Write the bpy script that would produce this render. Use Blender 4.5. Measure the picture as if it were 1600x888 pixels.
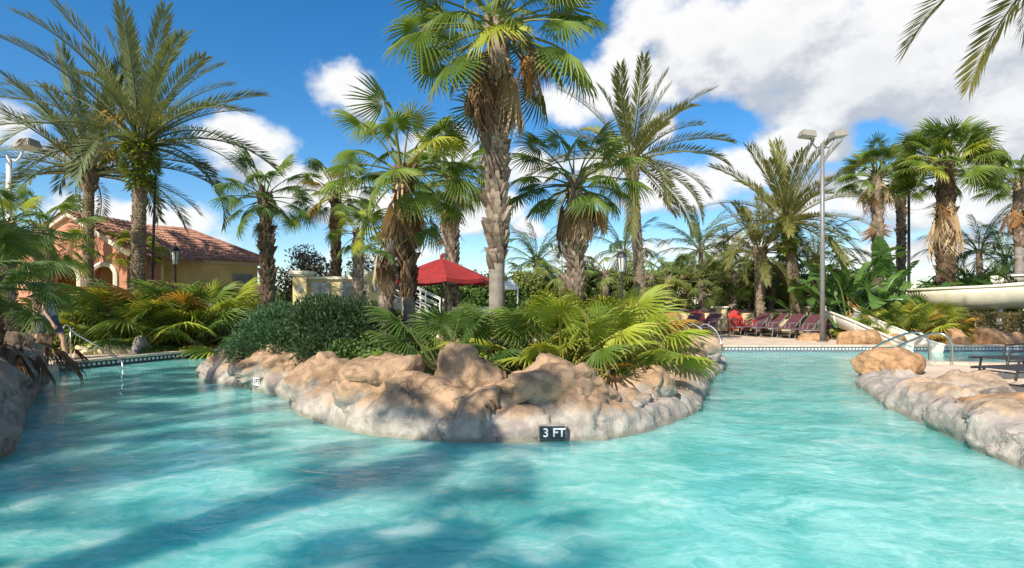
import bpy, bmesh, math, random
import numpy as np
from mathutils import Vector, Matrix, noise
from mathutils.bvhtree import BVHTree
R = math.radians
rnd = random.Random(7)
for o in list(bpy.data.objects): bpy.data.objects.remove(o)
scene = bpy.context.scene
COL = scene.collection

# ------------------------------------------------------------------ camera
FPX, HOR, CAMZ = 889.0, 475.0, 1.45          # focal length in photo pixels, horizon row, eye above the water
cam_d = bpy.data.cameras.new('camera'); cam = bpy.data.objects.new('camera', cam_d); COL.objects.link(cam)
cam.location = (0, 0, CAMZ); cam.rotation_euler = (R(90), 0, 0)
cam_d.sensor_width = 36; cam_d.lens = 36 * FPX / 1600
cam_d.shift_y = (HOR - 444) / 1600
cam_d.clip_start = 0.05; cam_d.clip_end = 4000
scene.camera = cam

# ------------------------------------------------------------------ sky, sun, exposure
SUN_EL = R(40); SH = Vector((0.56, 0.83)).normalized()      # SH: ground direction in which shadows fall
world = bpy.data.worlds.new('World'); scene.world = world; world.use_nodes = True
wt = world.node_tree; wt.nodes.clear()
def N(t, typ, **kw):
    n = t.nodes.new(typ)
    for k, v in kw.items(): setattr(n, k, v)
    return n
def L(t, a, b): t.links.new(a, b)
def M(t, op, a, b=None, c=None, clamp=False):
    n = t.nodes.new('ShaderNodeMath'); n.operation = op; n.use_clamp = clamp
    for i, v in enumerate((a, b, c)):
        if v is None: continue
        if isinstance(v, (int, float)): n.inputs[i].default_value = v
        else: t.links.new(v, n.inputs[i])
    return n.outputs[0]
def VM(t, op, a, b=None, scale=None):
    n = t.nodes.new('ShaderNodeVectorMath'); n.operation = op
    for i, v in enumerate((a, b)):
        if v is None: continue
        if isinstance(v, (tuple, list, Vector)): n.inputs[i].default_value = tuple(v)
        else: t.links.new(v, n.inputs[i])
    if scale is not None: n.inputs['Scale'].default_value = scale
    return n.outputs['Value'] if op in ('LENGTH', 'DISTANCE', 'DOT_PRODUCT') else n.outputs[0]
def MR(t, v, a, b, c=0.0, d=1.0, smooth=True):
    n = t.nodes.new('ShaderNodeMapRange'); n.interpolation_type = 'SMOOTHSTEP' if smooth else 'LINEAR'
    t.links.new(v, n.inputs[0])
    for i, x in enumerate((a, b, c, d)): n.inputs[i + 1].default_value = x
    return n.outputs[0]
def MIXC(t, f, a, b, blend='MIX'):
    n = t.nodes.new('ShaderNodeMix'); n.data_type = 'RGBA'; n.blend_type = blend
    if isinstance(f, (int, float)): n.inputs[0].default_value = f
    else: t.links.new(f, n.inputs[0])
    for i, v in ((6, a), (7, b)):
        if isinstance(v, (tuple, list)): n.inputs[i].default_value = (v[0], v[1], v[2], 1)
        else: t.links.new(v, n.inputs[i])
    return n.outputs[2]
def NOISE(t, vec, scale, detail=4, rough=0.5, dist=0.0, color=False):
    n = t.nodes.new('ShaderNodeTexNoise'); n.inputs['Scale'].default_value = scale
    n.inputs['Detail'].default_value = detail; n.inputs['Roughness'].default_value = rough
    n.inputs['Distortion'].default_value = dist
    if vec is not None: t.links.new(vec, n.inputs['Vector'])
    return n.outputs['Color'] if color else n.outputs['Fac']

# cumulus banks: (direction as picture bearing, half sizes, weight)
CLOUDS = [((1180, 90), .27, .13, 1.0), ((1420, 90), .30, .16, 1.1), ((1600, 150), .25, .16, 1.05), ((1000, 135), .17, .085, .95),
          ((1060, 50), .16, .10, 1.0), ((1250, 15), .22, .09, .95), ((1560, 20), .25, .12, 1.0), ((1900, 120), .4, .2, 1.0),
          ((880, 160), .09, .05, .8), ((1262, 225), .12, .052, 1.0), ((1170, 268), .12, .05, .95), ((1060, 300), .17, .06, .95),
          ((1330, 300), .22, .07, .9), ((1500, 330), .22, .07, .85), ((1030, 215), .07, .05, .8), ((940, 260), .12, .06, .8),
          ((365, 214), .15, .072, 1.0), ((300, 200), .06, .04, .7), ((430, 235), .06, .035, .7), ((528, 142), .10, .08, 1.1), ((560, 165), .05, .05, .6),
          ((255, 340), .13, .05, 1.0), ((330, 370), .07, .03, .7), ((-10, 195), .1, .06, .9), ((100, 250), .12, .05, .55),
          ((480, 300), .14, .06, 1.0), ((425, 275), .10, .05, .85), ((560, 330), .14, .055, .95), ((760, 330), .14, .06, .95), ((835, 368), .06, .035, .9),
          ((640, 400), .25, .04, .7), ((900, 400), .25, .045, .7), ((1150, 380), .3, .05, .8), ((1450, 400), .3, .06, .8), ((60, 400), .3, .035, .6),
          ((700, 225), .12, .06, .9), ((840, 260), .10, .06, .9), ((180, 330), .12, .04, .85)]
def pdir(x, y): return Vector(((x - 800) / FPX, 1.0, (HOR - y) / FPX)).normalized()
g = bpy.data.node_groups.new('cloud_density', 'ShaderNodeTree')
g.interface.new_socket('Vector', in_out='INPUT', socket_type='NodeSocketVector')
g.interface.new_socket('Density', in_out='OUTPUT', socket_type='NodeSocketFloat')
gi = g.nodes.new('NodeGroupInput'); go = g.nodes.new('NodeGroupOutput')
v0 = gi.outputs[0]
wn = VM(g, 'SUBTRACT', NOISE(g, v0, 5.0, 3, .55, color=True), (.5, .5, .5))
vw = VM(g, 'ADD', v0, VM(g, 'SCALE', wn, scale=.10))
acc = None
for (c, rx, rz, w) in CLOUDS:
    d = VM(g, 'MULTIPLY', VM(g, 'SUBTRACT', vw, pdir(*c)), (1 / rx, 1 / rx, 1 / rz))
    m = MR(g, VM(g, 'LENGTH', d), 0.0, 1.25, w, 0.0, True)
    acc = m if acc is None else M(g, 'SMOOTH_MAX', acc, m, .25)
sep = g.nodes.new('ShaderNodeSeparateXYZ'); L(g, v0, sep.inputs[0])
flat = VM(g, 'MULTIPLY', v0, (1, 1, 2.0))
else_n = MR(g, NOISE(g, flat, 2.2, 3, .5), .46, .66, 0, .95)
els = M(g, 'MULTIPLY', else_n, MR(g, sep.outputs[1], .45, .15, 0, 1))
base = M(g, 'MAXIMUM', acc, els)
for (c, rx, rz, w) in [((430, 60), .16, .13, .5), ((120, 60), .25, .15, .4), ((690, 110), .10, .12, .4), ((930, 10), .07, .06, .5), ((1105, 205), .07, .035, .6), ((1370, 195), .05, .03, .6), ((620, 60), .10, .10, .3)]:   # open blue between the banks
    d = VM(g, 'MULTIPLY', VM(g, 'SUBTRACT', vw, pdir(*c)), (1 / rx, 1 / rx, 1 / rz)); base = M(g, 'SUBTRACT', base, MR(g, VM(g, 'LENGTH', d), 0.0, 1.3, w, 0.0, True))
fb = NOISE(g, VM(g, 'MULTIPLY', v0, (1, 1, 1.5)), 7.5, 9, .56, .15)
fb2 = NOISE(g, VM(g, 'MULTIPLY', v0, (1, 1, 1.4)), 24, 6, .6)
dens = M(g, 'ADD', base, M(g, 'MULTIPLY', M(g, 'SUBTRACT', fb, .5), 1.35))
dens = M(g, 'ADD', dens, M(g, 'MULTIPLY', M(g, 'SUBTRACT', fb2, .5), .45))
L(g, dens, go.inputs[0])

tc = N(wt, 'ShaderNodeTexCoord'); vdir = tc.outputs['Generated']
sky = N(wt, 'ShaderNodeTexSky', sky_type='NISHITA', sun_disc=False)
sky.sun_elevation = SUN_EL; sky.sun_rotation = math.atan2(-SH.x, -SH.y)
sky.altitude = 0; sky.air_density = 1.0; sky.dust_density = .35; sky.ozone_density = 3.0
def dens_at(vec):
    n = wt.nodes.new('ShaderNodeGroup'); n.node_tree = g; L(wt, vec, n.inputs[0]); return n.outputs[0]
d0 = dens_at(vdir); d1 = dens_at(VM(wt, 'ADD', vdir, (-.025, 0, .055)))
alpha = MR(wt, d0, .32, .74)
lit = MR(wt, M(wt, 'SUBTRACT', d0, d1), -.36, .2)
thick = MR(wt, d0, .75, 1.35)
lit = M(wt, 'MULTIPLY', lit, M(wt, 'SUBTRACT', 1.0, M(wt, 'MULTIPLY', thick, .35)))
ccol = MIXC(wt, lit, (3.45, 3.7, 4.15), (6.4, 6.35, 6.25))
hsv = N(wt, 'ShaderNodeHueSaturation'); hsv.inputs['Saturation'].default_value = 1.36; hsv.inputs['Value'].default_value = 1.05
L(wt, sky.outputs[0], hsv.inputs['Color'])
skyc = MIXC(wt, M(wt, 'MULTIPLY', alpha, .96), hsv.outputs[0], ccol)
bg = N(wt, 'ShaderNodeBackground'); bg.inputs[1].default_value = 0.10
L(wt, skyc, bg.inputs[0]); wo = N(wt, 'ShaderNodeOutputWorld'); L(wt, bg.outputs[0], wo.inputs[0])

sd = bpy.data.lights.new('sun', 'SUN'); sd.energy = 4.3; sd.angle = R(.53); sd.color = (1.0, .93, .82)
sun = bpy.data.objects.new('sun', sd); COL.objects.link(sun)
to_sun = Vector((-SH.x * math.cos(SUN_EL), -SH.y * math.cos(SUN_EL), math.sin(SUN_EL)))
sun.rotation_euler = to_sun.to_track_quat('Z', 'Y').to_euler(); sun.location = to_sun * 50
scene.view_settings.view_transform = 'Standard'; scene.view_settings.look = 'None'
scene.view_settings.exposure = 0.68; scene.view_settings.gamma = 1
scene.render.engine = 'CYCLES'

# ------------------------------------------------------------------ helpers
def at(px, py, Y): return Vector(((px - 800) / FPX * Y, Y, CAMZ + (HOR - py) / FPX * Y))
def gp(px, py, z=0.0):
    Y = FPX * (CAMZ - z) / (py - HOR); return Vector(((px - 800) / FPX * Y, Y, z))
def tag(o, label=None, cat=None, group=None, kind=None):
    if label: o['label'] = label
    if cat: o['category'] = cat
    if group: o['group'] = group
    if kind: o['kind'] = kind
    return o
def thing(name, label, cat, loc=(0, 0, 0), rz=0.0, group=None):
    o = bpy.data.objects.new(name, None); COL.objects.link(o); o.location = loc; o.rotation_euler = (0, 0, rz)
    o.empty_display_size = .2
    return tag(o, label, cat, group)
def link(name, me, parent=None, mat4=None):
    o = bpy.data.objects.new(name, me); COL.objects.link(o)
    if parent: o.parent = parent
    if mat4 is not None: o.matrix_basis = mat4
    return o
class MB:
    def __init__(s): s.v = []; s.f = []; s.a = []
    def add(s, vs, fs, a=0.0):
        b = len(s.v); s.v += [tuple(v) for v in vs]; s.f += [tuple(b + i for i in f) for f in fs]
        s.a += (list(a) if isinstance(a, (list, tuple)) else [a] * len(vs))
    def box(s, c, d, rot=None, a=0.0, taper=1.0):
        c = Vector(c); x, y, z = d[0] / 2, d[1] / 2, d[2] / 2
        vs = [Vector((sx * x * (taper if sz > 0 else 1), sy * y * (taper if sz > 0 else 1), sz * z)) for sz in (-1, 1) for sy in (-1, 1) for sx in (-1, 1)]
        if rot is not None: vs = [rot @ v for v in vs]
        s.add([c + v for v in vs], [(0, 2, 3, 1), (4, 5, 7, 6), (0, 1, 5, 4), (2, 6, 7, 3), (0, 4, 6, 2), (1, 3, 7, 5)], a)
    def tube(s, pts, r, n=8, caps=True, a=0.0):
        pts = [Vector(p) for p in pts]; rs = r if isinstance(r, (list, tuple)) else [r] * len(pts)
        aa = a if isinstance(a, (list, tuple)) else [a] * len(pts)
        vs = []; fs = []; at_ = []; up = None
        for i, p in enumerate(pts):
            d = (pts[min(i + 1, len(pts) - 1)] - pts[max(i - 1, 0)]).normalized()
            if up is None: up = Vector((0, 0, 1)) if abs(d.z) < .9 else Vector((1, 0, 0))
            x = d.cross(up)
            if x.length < 1e-5: x = d.orthogonal()
            x.normalize(); y = x.cross(d).normalized(); up = y
            for k in range(n):
                t = 2 * math.pi * k / n; vs.append(p + (x * math.cos(t) + y * math.sin(t)) * rs[i]); at_.append(aa[i])
        for i in range(len(pts) - 1):
            for k in range(n):
                fs.append((i * n + k, i * n + (k + 1) % n, (i + 1) * n + (k + 1) % n, (i + 1) * n + k))
        if caps: fs.append(tuple(range(n))[::-1]); fs.append(tuple((len(pts) - 1) * n + k for k in range(n)))
        s.add(vs, fs, at_)
    def mesh(s, name, mat, smooth=False):
        me = bpy.data.meshes.new(name); me.from_pydata(s.v, [], s.f)
        if any(s.a):
            at_ = me.attributes.new('var', 'FLOAT', 'POINT'); at_.data.foreach_set('value', s.a)
        me.materials.append(mat)
        if smooth: me.polygons.foreach_set('use_smooth', [True] * len(me.polygons))
        me.update(); return me
    def build(s, name, mat, parent=None, smooth=False): return link(name, s.mesh(name, mat, smooth), parent)
def np_mesh(name, V, F, mat, var=None, smooth=False):
    V = np.asarray(V, np.float32); F = np.asarray(F, np.int32)
    me = bpy.data.meshes.new(name); me.vertices.add(len(V)); me.vertices.foreach_set('co', V.ravel())
    k = F.shape[1]; me.loops.add(F.size); me.loops.foreach_set('vertex_index', F.ravel())
    me.polygons.add(len(F)); me.polygons.foreach_set('loop_start', np.arange(0, F.size, k, dtype=np.int32))
    if smooth: me.polygons.foreach_set('use_smooth', np.ones(len(F), bool))
    if var is not None:
        a = me.attributes.new('var', 'FLOAT', 'POINT'); a.data.foreach_set('value', np.asarray(var, np.float32))
    me.materials.append(mat); me.update(calc_edges=True); me.validate(); return me
def curve_fill(splines, depth=None):
    """2D polygon with holes -> (verts, faces) through a filled curve"""
    cu = bpy.data.curves.new('tmp', 'CURVE'); cu.dimensions = '2D'; cu.fill_mode = 'BOTH'
    for pts in splines:
        sp = cu.splines.new('POLY'); sp.points.add(len(pts) - 1); sp.use_cyclic_u = True
        for p, q in zip(sp.points, pts): p.co = (q[0], q[1], 0, 1)
    if depth: cu.extrude = depth / 2
    ob = bpy.data.objects.new('tmp', cu); COL.objects.link(ob)
    dg = bpy.context.evaluated_depsgraph_get(); me = bpy.data.meshes.new_from_object(ob.evaluated_get(dg))
    bpy.data.objects.remove(ob); bpy.data.curves.remove(cu)
    return me
def smooth_path(pts, step, closed=False):
    """Catmull-Rom through 2D/3D points, resampled evenly"""
    P = [Vector(p) for p in pts]; n = len(P); out = []
    for i in range(n if closed else n - 1):
        if closed: a, b, c, d = P[(i - 1) % n], P[i], P[(i + 1) % n], P[(i + 2) % n]
        else: a, b, c, d = P[max(i - 1, 0)], P[i], P[i + 1], P[min(i + 2, n - 1)]
        for k in range(24):
            t = k / 24; out.append(.5 * ((2 * b) + (c - a) * t + (2 * a - 5 * b + 4 * c - d) * t * t + (3 * b - a - 3 * c + d) * t ** 3))
    if not closed: out.append(P[-1])
    else: out.append(out[0].copy())
    ds = [0]
    for i in range(1, len(out)): ds.append(ds[-1] + (out[i] - out[i - 1]).length)
    m = max(2, int(ds[-1] / step)); res = []; j = 0
    for k in range(m if closed else m + 1):
        s = ds[-1] * k / m
        while j < len(ds) - 2 and ds[j + 1] < s: j += 1
        t = (s - ds[j]) / max(1e-9, ds[j + 1] - ds[j]); res.append(out[j].lerp(out[j + 1], t))
    return res

# ------------------------------------------------------------------ materials
MATS = {}
def newmat(name):
    m = bpy.data.materials.new(name); m.use_nodes = True; t = m.node_tree; t.nodes.clear()
    out = N(t, 'ShaderNodeOutputMaterial'); b = N(t, 'ShaderNodeBsdfPrincipled'); L(t, b.outputs[0], out.inputs[0])
    MATS[name] = m; return m, t, b, out
def rough_mat(name, col, rough=.6, var=.25, scale=6.0, bump=.0, bscale=40, metal=0.0, spec=.5, objvar=0.0, dirt=None):
    m, t, b, out = newmat(name)
    tcn = N(t, 'ShaderNodeTexCoord'); v = tcn.outputs['Object']
    n = NOISE(t, v, scale, 5, .6)
    c = MIXC(t, MR(t, n, .3, .72), [x * (1 - var) for x in col], [min(1, x * (1 + var)) for x in col])
    if dirt:
        n3 = NOISE(t, v, dirt[1], 6, .65, .4); c = MIXC(t, MR(t, n3, .52, .72, 0, dirt[2]), c, dirt[0])
    if objvar:
        oi = N(t, 'ShaderNodeObjectInfo'); h = N(t, 'ShaderNodeHueSaturation'); L(t, c, h.inputs['Color'])
        L(t, MR(t, oi.outputs['Random'], 0, 1, 1 - objvar, 1 + objvar, False), h.inputs['Value']); c = h.outputs[0]
    L(t, c, b.inputs['Base Color']); b.inputs['Roughness'].default_value = rough; b.inputs['Metallic'].default_value = metal
    b.inputs['Specular IOR Level'].default_value = spec
    if bump:
        bp = N(t, 'ShaderNodeBump'); bp.inputs['Strength'].default_value = bump; bp.inputs['Distance'].default_value = .02
        L(t, NOISE(t, v, bscale, 5, .6), bp.inputs['Height']); L(t, bp.outputs[0], b.inputs['Normal'])
    return m
def leaf_mat(name, c0, c1, tip=None, trans=.36, rough=.55, tcol=None, spec=.32):
    """c0..c1 per leaf (object) and along noise; 'var' attribute fades to the tip colour"""
    m, t, b, out = newmat(name)
    oi = N(t, 'ShaderNodeObjectInfo'); tcn = N(t, 'ShaderNodeTexCoord'); at_ = N(t, 'ShaderNodeAttribute', attribute_name='var')
    n = NOISE(t, tcn.outputs['Object'], 3.0, 3, .6)
    f = M(t, 'ADD', M(t, 'MULTIPLY', oi.outputs['Random'], .7), M(t, 'MULTIPLY', M(t, 'SUBTRACT', n, .35), .9), clamp=True)
    c = MIXC(t, f, c0, c1)
    if tip: c = MIXC(t, MR(t, at_.outputs['Fac'], .35, 1.0, 0, .85), c, tip)
    L(t, c, b.inputs['Base Color']); b.inputs['Roughness'].default_value = rough; b.inputs['Specular IOR Level'].default_value = spec
    tr = N(t, 'ShaderNodeBsdfTranslucent'); mx = N(t, 'ShaderNodeMixShader'); mx.inputs[0].default_value = trans
    tc2 = MIXC(t, .6, c, tcol or [min(1, c1[0] * 1.7), min(1, c1[1] * 1.6), c1[2] * .6])
    L(t, tc2, tr.inputs['Color']); L(t, b.outputs[0], mx.inputs[1]); L(t, tr.outputs[0], mx.inputs[2]); L(t, mx.outputs[0], out.inputs[0])
    return m
G_FAN = leaf_mat('fan_green', (.07, .13, .02), (.20, .28, .04), (.30, .29, .10))
G_FAND = leaf_mat('fan_deep_green', (.04, .09, .02), (.12, .20, .035), (.18, .20, .07))
G_FANY = leaf_mat('fan_yellow_green', (.20, .28, .025), (.42, .44, .05), (.45, .36, .12), trans=.35)
G_FANO = leaf_mat('fan_orange', (.34, .22, .03), (.45, .24, .04), (.42, .25, .10), trans=.3)
G_DATE = leaf_mat('date_green', (.105, .14, .06), (.235, .27, .115), (.20, .19, .08), trans=.2)
G_DATEY = leaf_mat('date_olive', (.12, .13, .035), (.26, .25, .07), (.28, .25, .10), trans=.22)
G_QUEEN = leaf_mat('queen_green', (.045, .09, .03), (.12, .19, .05), (.18, .22, .07), trans=.3)
G_OLIVE = leaf_mat('olive_fan', (.08, .12, .025), (.19, .23, .05), (.30, .29, .10), trans=.3)
D_TAN = leaf_mat('dead_tan', (.44, .31, .17), (.64, .50, .31), (.50, .38, .24), trans=.18, rough=.8, spec=.1)
D_BRN = leaf_mat('dead_brown', (.11, .07, .04), (.26, .16, .085), (.30, .20, .12), trans=.12, rough=.85, spec=.1)
D_ORG = leaf_mat('dead_orange', (.33, .17, .06), (.50, .29, .12), (.45, .30, .16), trans=.2, rough=.8, spec=.1)
G_JUN_LIT = leaf_mat('juniper', (.035, .095, .04), (.11, .20, .075), (.11, .18, .09), trans=.15)  # sunlit copy of the juniper, brightness of the sun put into the colour
G_JUN_SHADE = leaf_mat('juniper_shade', (.02, .05, .02), (.055, .10, .035), (.08, .12, .04), trans=.15)  # shaded copy of the same juniper, shade put into the colour
G_BUSH = leaf_mat('bush_green', (.025, .07, .015), (.09, .17, .03), (.15, .22, .05), trans=.25)
G_BUSHY = leaf_mat('bush_lime', (.13, .20, .02), (.27, .33, .04), (.33, .36, .07), trans=.3)
G_HEDGE = leaf_mat('hedge_brown_green', (.05, .065, .02), (.12, .10, .035), (.18, .13, .06), trans=.15)
G_PADDLE = leaf_mat('paddle_green', (.05, .115, .028), (.14, .25, .055), (.17, .22, .06), trans=.3, rough=.3)
G_TREE = leaf_mat('thin_tree_leaf', (.05, .06, .03), (.14, .11, .06), (.2, .12, .08), trans=.2)
STEM_Y = rough_mat('leaf_stem', (.30, .26, .08), .5, .3)

def trunk_mat(name, dark, light):
    m, t, b, out = newmat(name)
    tcn = N(t, 'ShaderNodeTexCoord'); v = tcn.outputs['Object']; at_ = N(t, 'ShaderNodeAttribute', attribute_name='var')
    vs = VM(t, 'MULTIPLY', v, (14, 14, 3.0)); n = NOISE(t, vs, 1.0, 6, .65); n2 = NOISE(t, v, 2.5, 4, .6)
    f = M(t, 'ADD', M(t, 'MULTIPLY', at_.outputs['Fac'], .75), M(t, 'MULTIPLY', M(t, 'SUBTRACT', n, .3), .7), clamp=True)
    c = MIXC(t, f, dark, light); c = MIXC(t, MR(t, n2, .45, .7, 0, .6), c, [x * .5 for x in light]); c = MIXC(t, MR(t, NOISE(t, VM(t, 'MULTIPLY', v, (2.0, 2.0, 16)), 1.0, 4, .6), .5, .68, 0, .45), c, dark)
    L(t, c, b.inputs['Base Color']); b.inputs['Roughness'].default_value = .9; b.inputs['Specular IOR Level'].default_value = .15
    bp = N(t, 'ShaderNodeBump'); bp.inputs['Strength'].default_value = .6; bp.inputs['Distance'].default_value = .015
    L(t, NOISE(t, VM(t, 'MULTIPLY', v, (30, 30, 9)), 1.0, 5, .65), bp.inputs['Height']); L(t, bp.outputs[0], b.inputs['Normal'])
    return m
T_GREY = trunk_mat('trunk_grey', (.16, .13, .105), (.42, .37, .31))
T_BOOT = trunk_mat('trunk_boots', (.075, .045, .028), (.41, .33, .245))
T_DARK = trunk_mat('trunk_dark', (.05, .032, .02), (.22, .15, .095))
T_DATE = trunk_mat('trunk_date', (.13, .085, .05), (.42, .34, .24))

def rock_mat(name, hi0, hi1, top, bot, white):
    """tan stain on top, grey lime-washed foot: z in object space decides, broken by noise"""
    m, t, b, out = newmat(name)
    tcn = N(t, 'ShaderNodeTexCoord'); v = tcn.outputs['Object']; s = N(t, 'ShaderNodeSeparateXYZ'); L(t, v, s.inputs[0])
    big = NOISE(t, v, 1.6, 5, .6, .3); med = NOISE(t, v, 6, 7, .65, .4); fine = NOISE(t, v, 34, 6, .7)
    geo = N(t, 'ShaderNodeNewGeometry'); sn = N(t, 'ShaderNodeSeparateXYZ'); L(t, geo.outputs['Normal'], sn.inputs[0])
    h = M(t, 'ADD', s.outputs[2], M(t, 'MULTIPLY', M(t, 'SUBTRACT', big, .5), .6))
    h = M(t, 'ADD', h, M(t, 'MULTIPLY', sn.outputs[2], .10)); h = M(t, 'ADD', h, M(t, 'MULTIPLY', M(t, 'SUBTRACT', med, .5), .35))
    f = MR(t, h, hi0, hi1)
    tan = MIXC(t, MR(t, med, .33, .68), [x * .62 for x in top], [min(1, x * 1.25) for x in top])
    gry = MIXC(t, MR(t, med, .36, .66), bot, white)
    gry = MIXC(t, MR(t, NOISE(t, v, 2.6, 4, .6), .48, .68, 0, .75), gry, (.27, .22, .19))
    c = MIXC(t, f, gry, tan)
    vo = N(t, 'ShaderNodeTexVoronoi', feature='DISTANCE_TO_EDGE'); vo.inputs['Scale'].default_value = 1.7
    L(t, VM(t, 'ADD', v, VM(t, 'SCALE', NOISE(t, v, 3.5, 5, .6, color=True), scale=.55)), vo.inputs['Vector'])
    crack = MR(t, vo.outputs['Distance'], .0, .022, 1, 0)
    crack = M(t, 'MULTIPLY', crack, MR(t, NOISE(t, v, 1.1, 3, .5), .5, .62)); c = MIXC(t, M(t, 'MULTIPLY', crack, .6), c, (.16, .115, .085))
    c = MIXC(t, MR(t, fine, .58, .78, 0, .3), c, (.19, .14, .105))
    foot = MR(t, M(t, 'ADD', s.outputs[2], M(t, 'MULTIPLY', med, .10)), .07, .13, 1, 0)   # damp algae line at the waterline
    c = MIXC(t, M(t, 'MULTIPLY', foot, .6), c, (.20, .19, .13))
    L(t, c, b.inputs['Base Color']); b.inputs['Roughness'].default_value = .82; b.inputs['Specular IOR Level'].default_value = .25
    hgt = M(t, 'ADD', M(t, 'MULTIPLY', fine, .35), M(t, 'ADD', med, M(t, 'MULTIPLY', crack, -.5)))
    bp = N(t, 'ShaderNodeBump'); bp.inputs['Strength'].default_value = .7; bp.inputs['Distance'].default_value = .045
    L(t, hgt, bp.inputs['Height']); L(t, bp.outputs[0], b.inputs['Normal'])
    return m
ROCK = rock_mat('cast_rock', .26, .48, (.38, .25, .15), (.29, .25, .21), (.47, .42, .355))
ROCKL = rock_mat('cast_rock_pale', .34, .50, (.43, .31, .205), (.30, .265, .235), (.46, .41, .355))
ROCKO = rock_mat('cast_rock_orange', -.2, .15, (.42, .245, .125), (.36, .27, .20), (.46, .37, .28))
ROCKD = rock_mat('cast_rock_brown_shade', .5, .9, (.28, .19, .12), (.20, .175, .15), (.34, .31, .27))  # dark brown rock; on the left bank the tone carries painted shade
STONE = rough_mat('bed_stone', (.62, .50, .30), .85, .3, 5, .4, 20, objvar=.2)

def simple(name, col, rough=.5, metal=0.0, var=.08, spec=.5): return rough_mat(name, col, rough, var, 8, 0, 40, metal, spec)
STEEL = simple('stainless', (.62, .62, .60), .22, 1.0)
WHITEP = simple('white_paint', (.74, .73, .70), .45)
CREAM = rough_mat('cream_fibreglass', (.70, .64, .47), .35, .10, 3, dirt=((.45, .39, .27), 4, .35))
BLACKM = simple('dark_metal', (.035, .033, .032), .4, .2)
BRONZE = simple('bronze_metal', (.10, .085, .07), .45, .3)
GALV = simple('grey_pole', (.23, .22, .21), .5, .3)
LENS = simple('lamp_lens', (.62, .60, .55), .25)
MAROON = rough_mat('maroon_sling', (.10, .03, .038), .7, .3, 30)
BLACKS = rough_mat('black_strap', (.03, .028, .028), .55, .3, 30)
REDP = rough_mat('red_plastic', (.60, .055, .045), .45, .15, 6)
REDC = rough_mat('red_canvas', (.28, .018, .016), .8, .18, 5, .25, 60)
YELW = rough_mat('yellow_stucco', (.76, .56, .22), .9, .10, 2.0, .35, 70, dirt=((.45, .33, .16), 1.2, .35))
YELL = rough_mat('pale_yellow_stucco', (.72, .58, .30), .9, .12, 2.5, .35, 70, dirt=((.42, .33, .2), 1.5, .4))
CORAL = rough_mat('coral_stucco', (.52, .235, .14), .9, .12, 2.0, .35, 70, dirt=((.36, .16, .10), 1.3, .35))
TRIM = rough_mat('cream_trim', (.76, .68, .52), .75, .08, 5)
STONEP = rough_mat('grey_stone_panel', (.42, .40, .36), .8, .35, 5, .5, 20, dirt=((.22, .19, .15), 3, .6))
GLASSD = simple('dark_glass', (.02, .025, .03), .08, 0, .05, .8)
ROOFM = rough_mat('clay_tile', (.40, .20, .135), .85, .35, 5, .3, 30, dirt=((.30, .17, .12), 2.5, .5))
SOIL = rough_mat('mulch', (.13, .085, .055), .95, .5, 9, .9, 30)
SKIN = rough_mat('skin', (.46, .27, .18), .55, .10, 8)
CLOTH1 = rough_mat('navy_cloth', (.05, .06, .09), .85, .2, 20)
CLOTH2 = rough_mat('grey_cloth', (.33, .33, .34), .85, .2, 20)
HAIR = rough_mat('brown_hair', (.06, .035, .02), .6, .3, 30)
TILEB = simple('tile_navy', (.022, .028, .038), .25, 0, .4)
TILEW = simple('tile_white', (.78, .78, .76), .25)

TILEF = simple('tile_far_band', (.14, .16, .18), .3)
TILEG = simple('tile_worn_white', (.58, .57, .53), .35)
FLOWER = simple('date_flower', (.50, .34, .05), .7)
# ------------------------------------------------------------------ ground, deck, pool
DECK = rough_mat('deck_concrete', (.60, .47, .34), .85, .14, 1.6, .25, 60, dirt=((.40, .30, .21), 2.2, .45))
SLAB = rough_mat('deck_slab', (.66, .52, .38), .85, .12, 1.6, .25, 60, objvar=.06, dirt=((.44, .33, .24), 2.2, .4))
COPE = rough_mat('coping_stone', (.56, .44, .33), .8, .18, 4, .3, 50, objvar=.08, dirt=((.33, .25, .19), 3, .4))
GRASS = rough_mat('lawn', (.06, .10, .03), .95, .4, 3, .6, 30)
FLOORM = rough_mat('pool_plaster', (.24, .62, .64), .8, .15, 1.2)

def pool_pts():
    return [(-2.4, 2.3), (0, 1.9), (3.0, 1.9), (4.3, 2.9), (4.9, 4.5), (5.2, 5.5), (5.5, 6.5), (5.8, 7.7), (6.7, 9.8), (7.2, 10.8), (7.6, 11.6), (8.2, 12.5),
            (9.3, 12.5), (10.6, 12.1), (14, 11.7), (20, 11.6), (20, 17.3), (14, 17.3), (6.4, 17.3), (3, 17.8), (-2, 18.5), (-5.5, 18.0),
            (-8.3, 15.7), (-9.25, 13.6), (-9.7, 12.2), (-9.6, 11.0), (-8.5, 9.2), (-6.6, 6.6), (-5.4, 4.9), (-4.6, 3.8), (-3.5, 2.7)]
POOL = pool_pts()
POOLS = smooth_path([Vector(p) for p in POOL], .25, True)
me = curve_fill([[(-1500, -1500), (1500, -1500), (1500, 1500), (-1500, 1500)], [(-29, -13), (31, -13), (31, 35), (-29, 35)]])
me.materials.append(GRASS); o = link('ground', me); o.location.z = .10; tag(o, kind='structure')
me = curve_fill([[(-30, -14), (32, -14), (32, 36), (-30, 36)], [(p.x, p.y) for p in POOLS]], 1.3)
me.materials.append(DECK); deck = link('pool_deck', me); deck.location.z = .15 - .65; tag(deck, kind='structure')
mb = MB(); mb.add([(-12, 0, -.95), (22, 0, -.95), (22, 20, -.95), (-12, 20, -.95)], [(0, 1, 2, 3)])
tag(mb.build('pool_floor', FLOORM), kind='structure')

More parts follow.
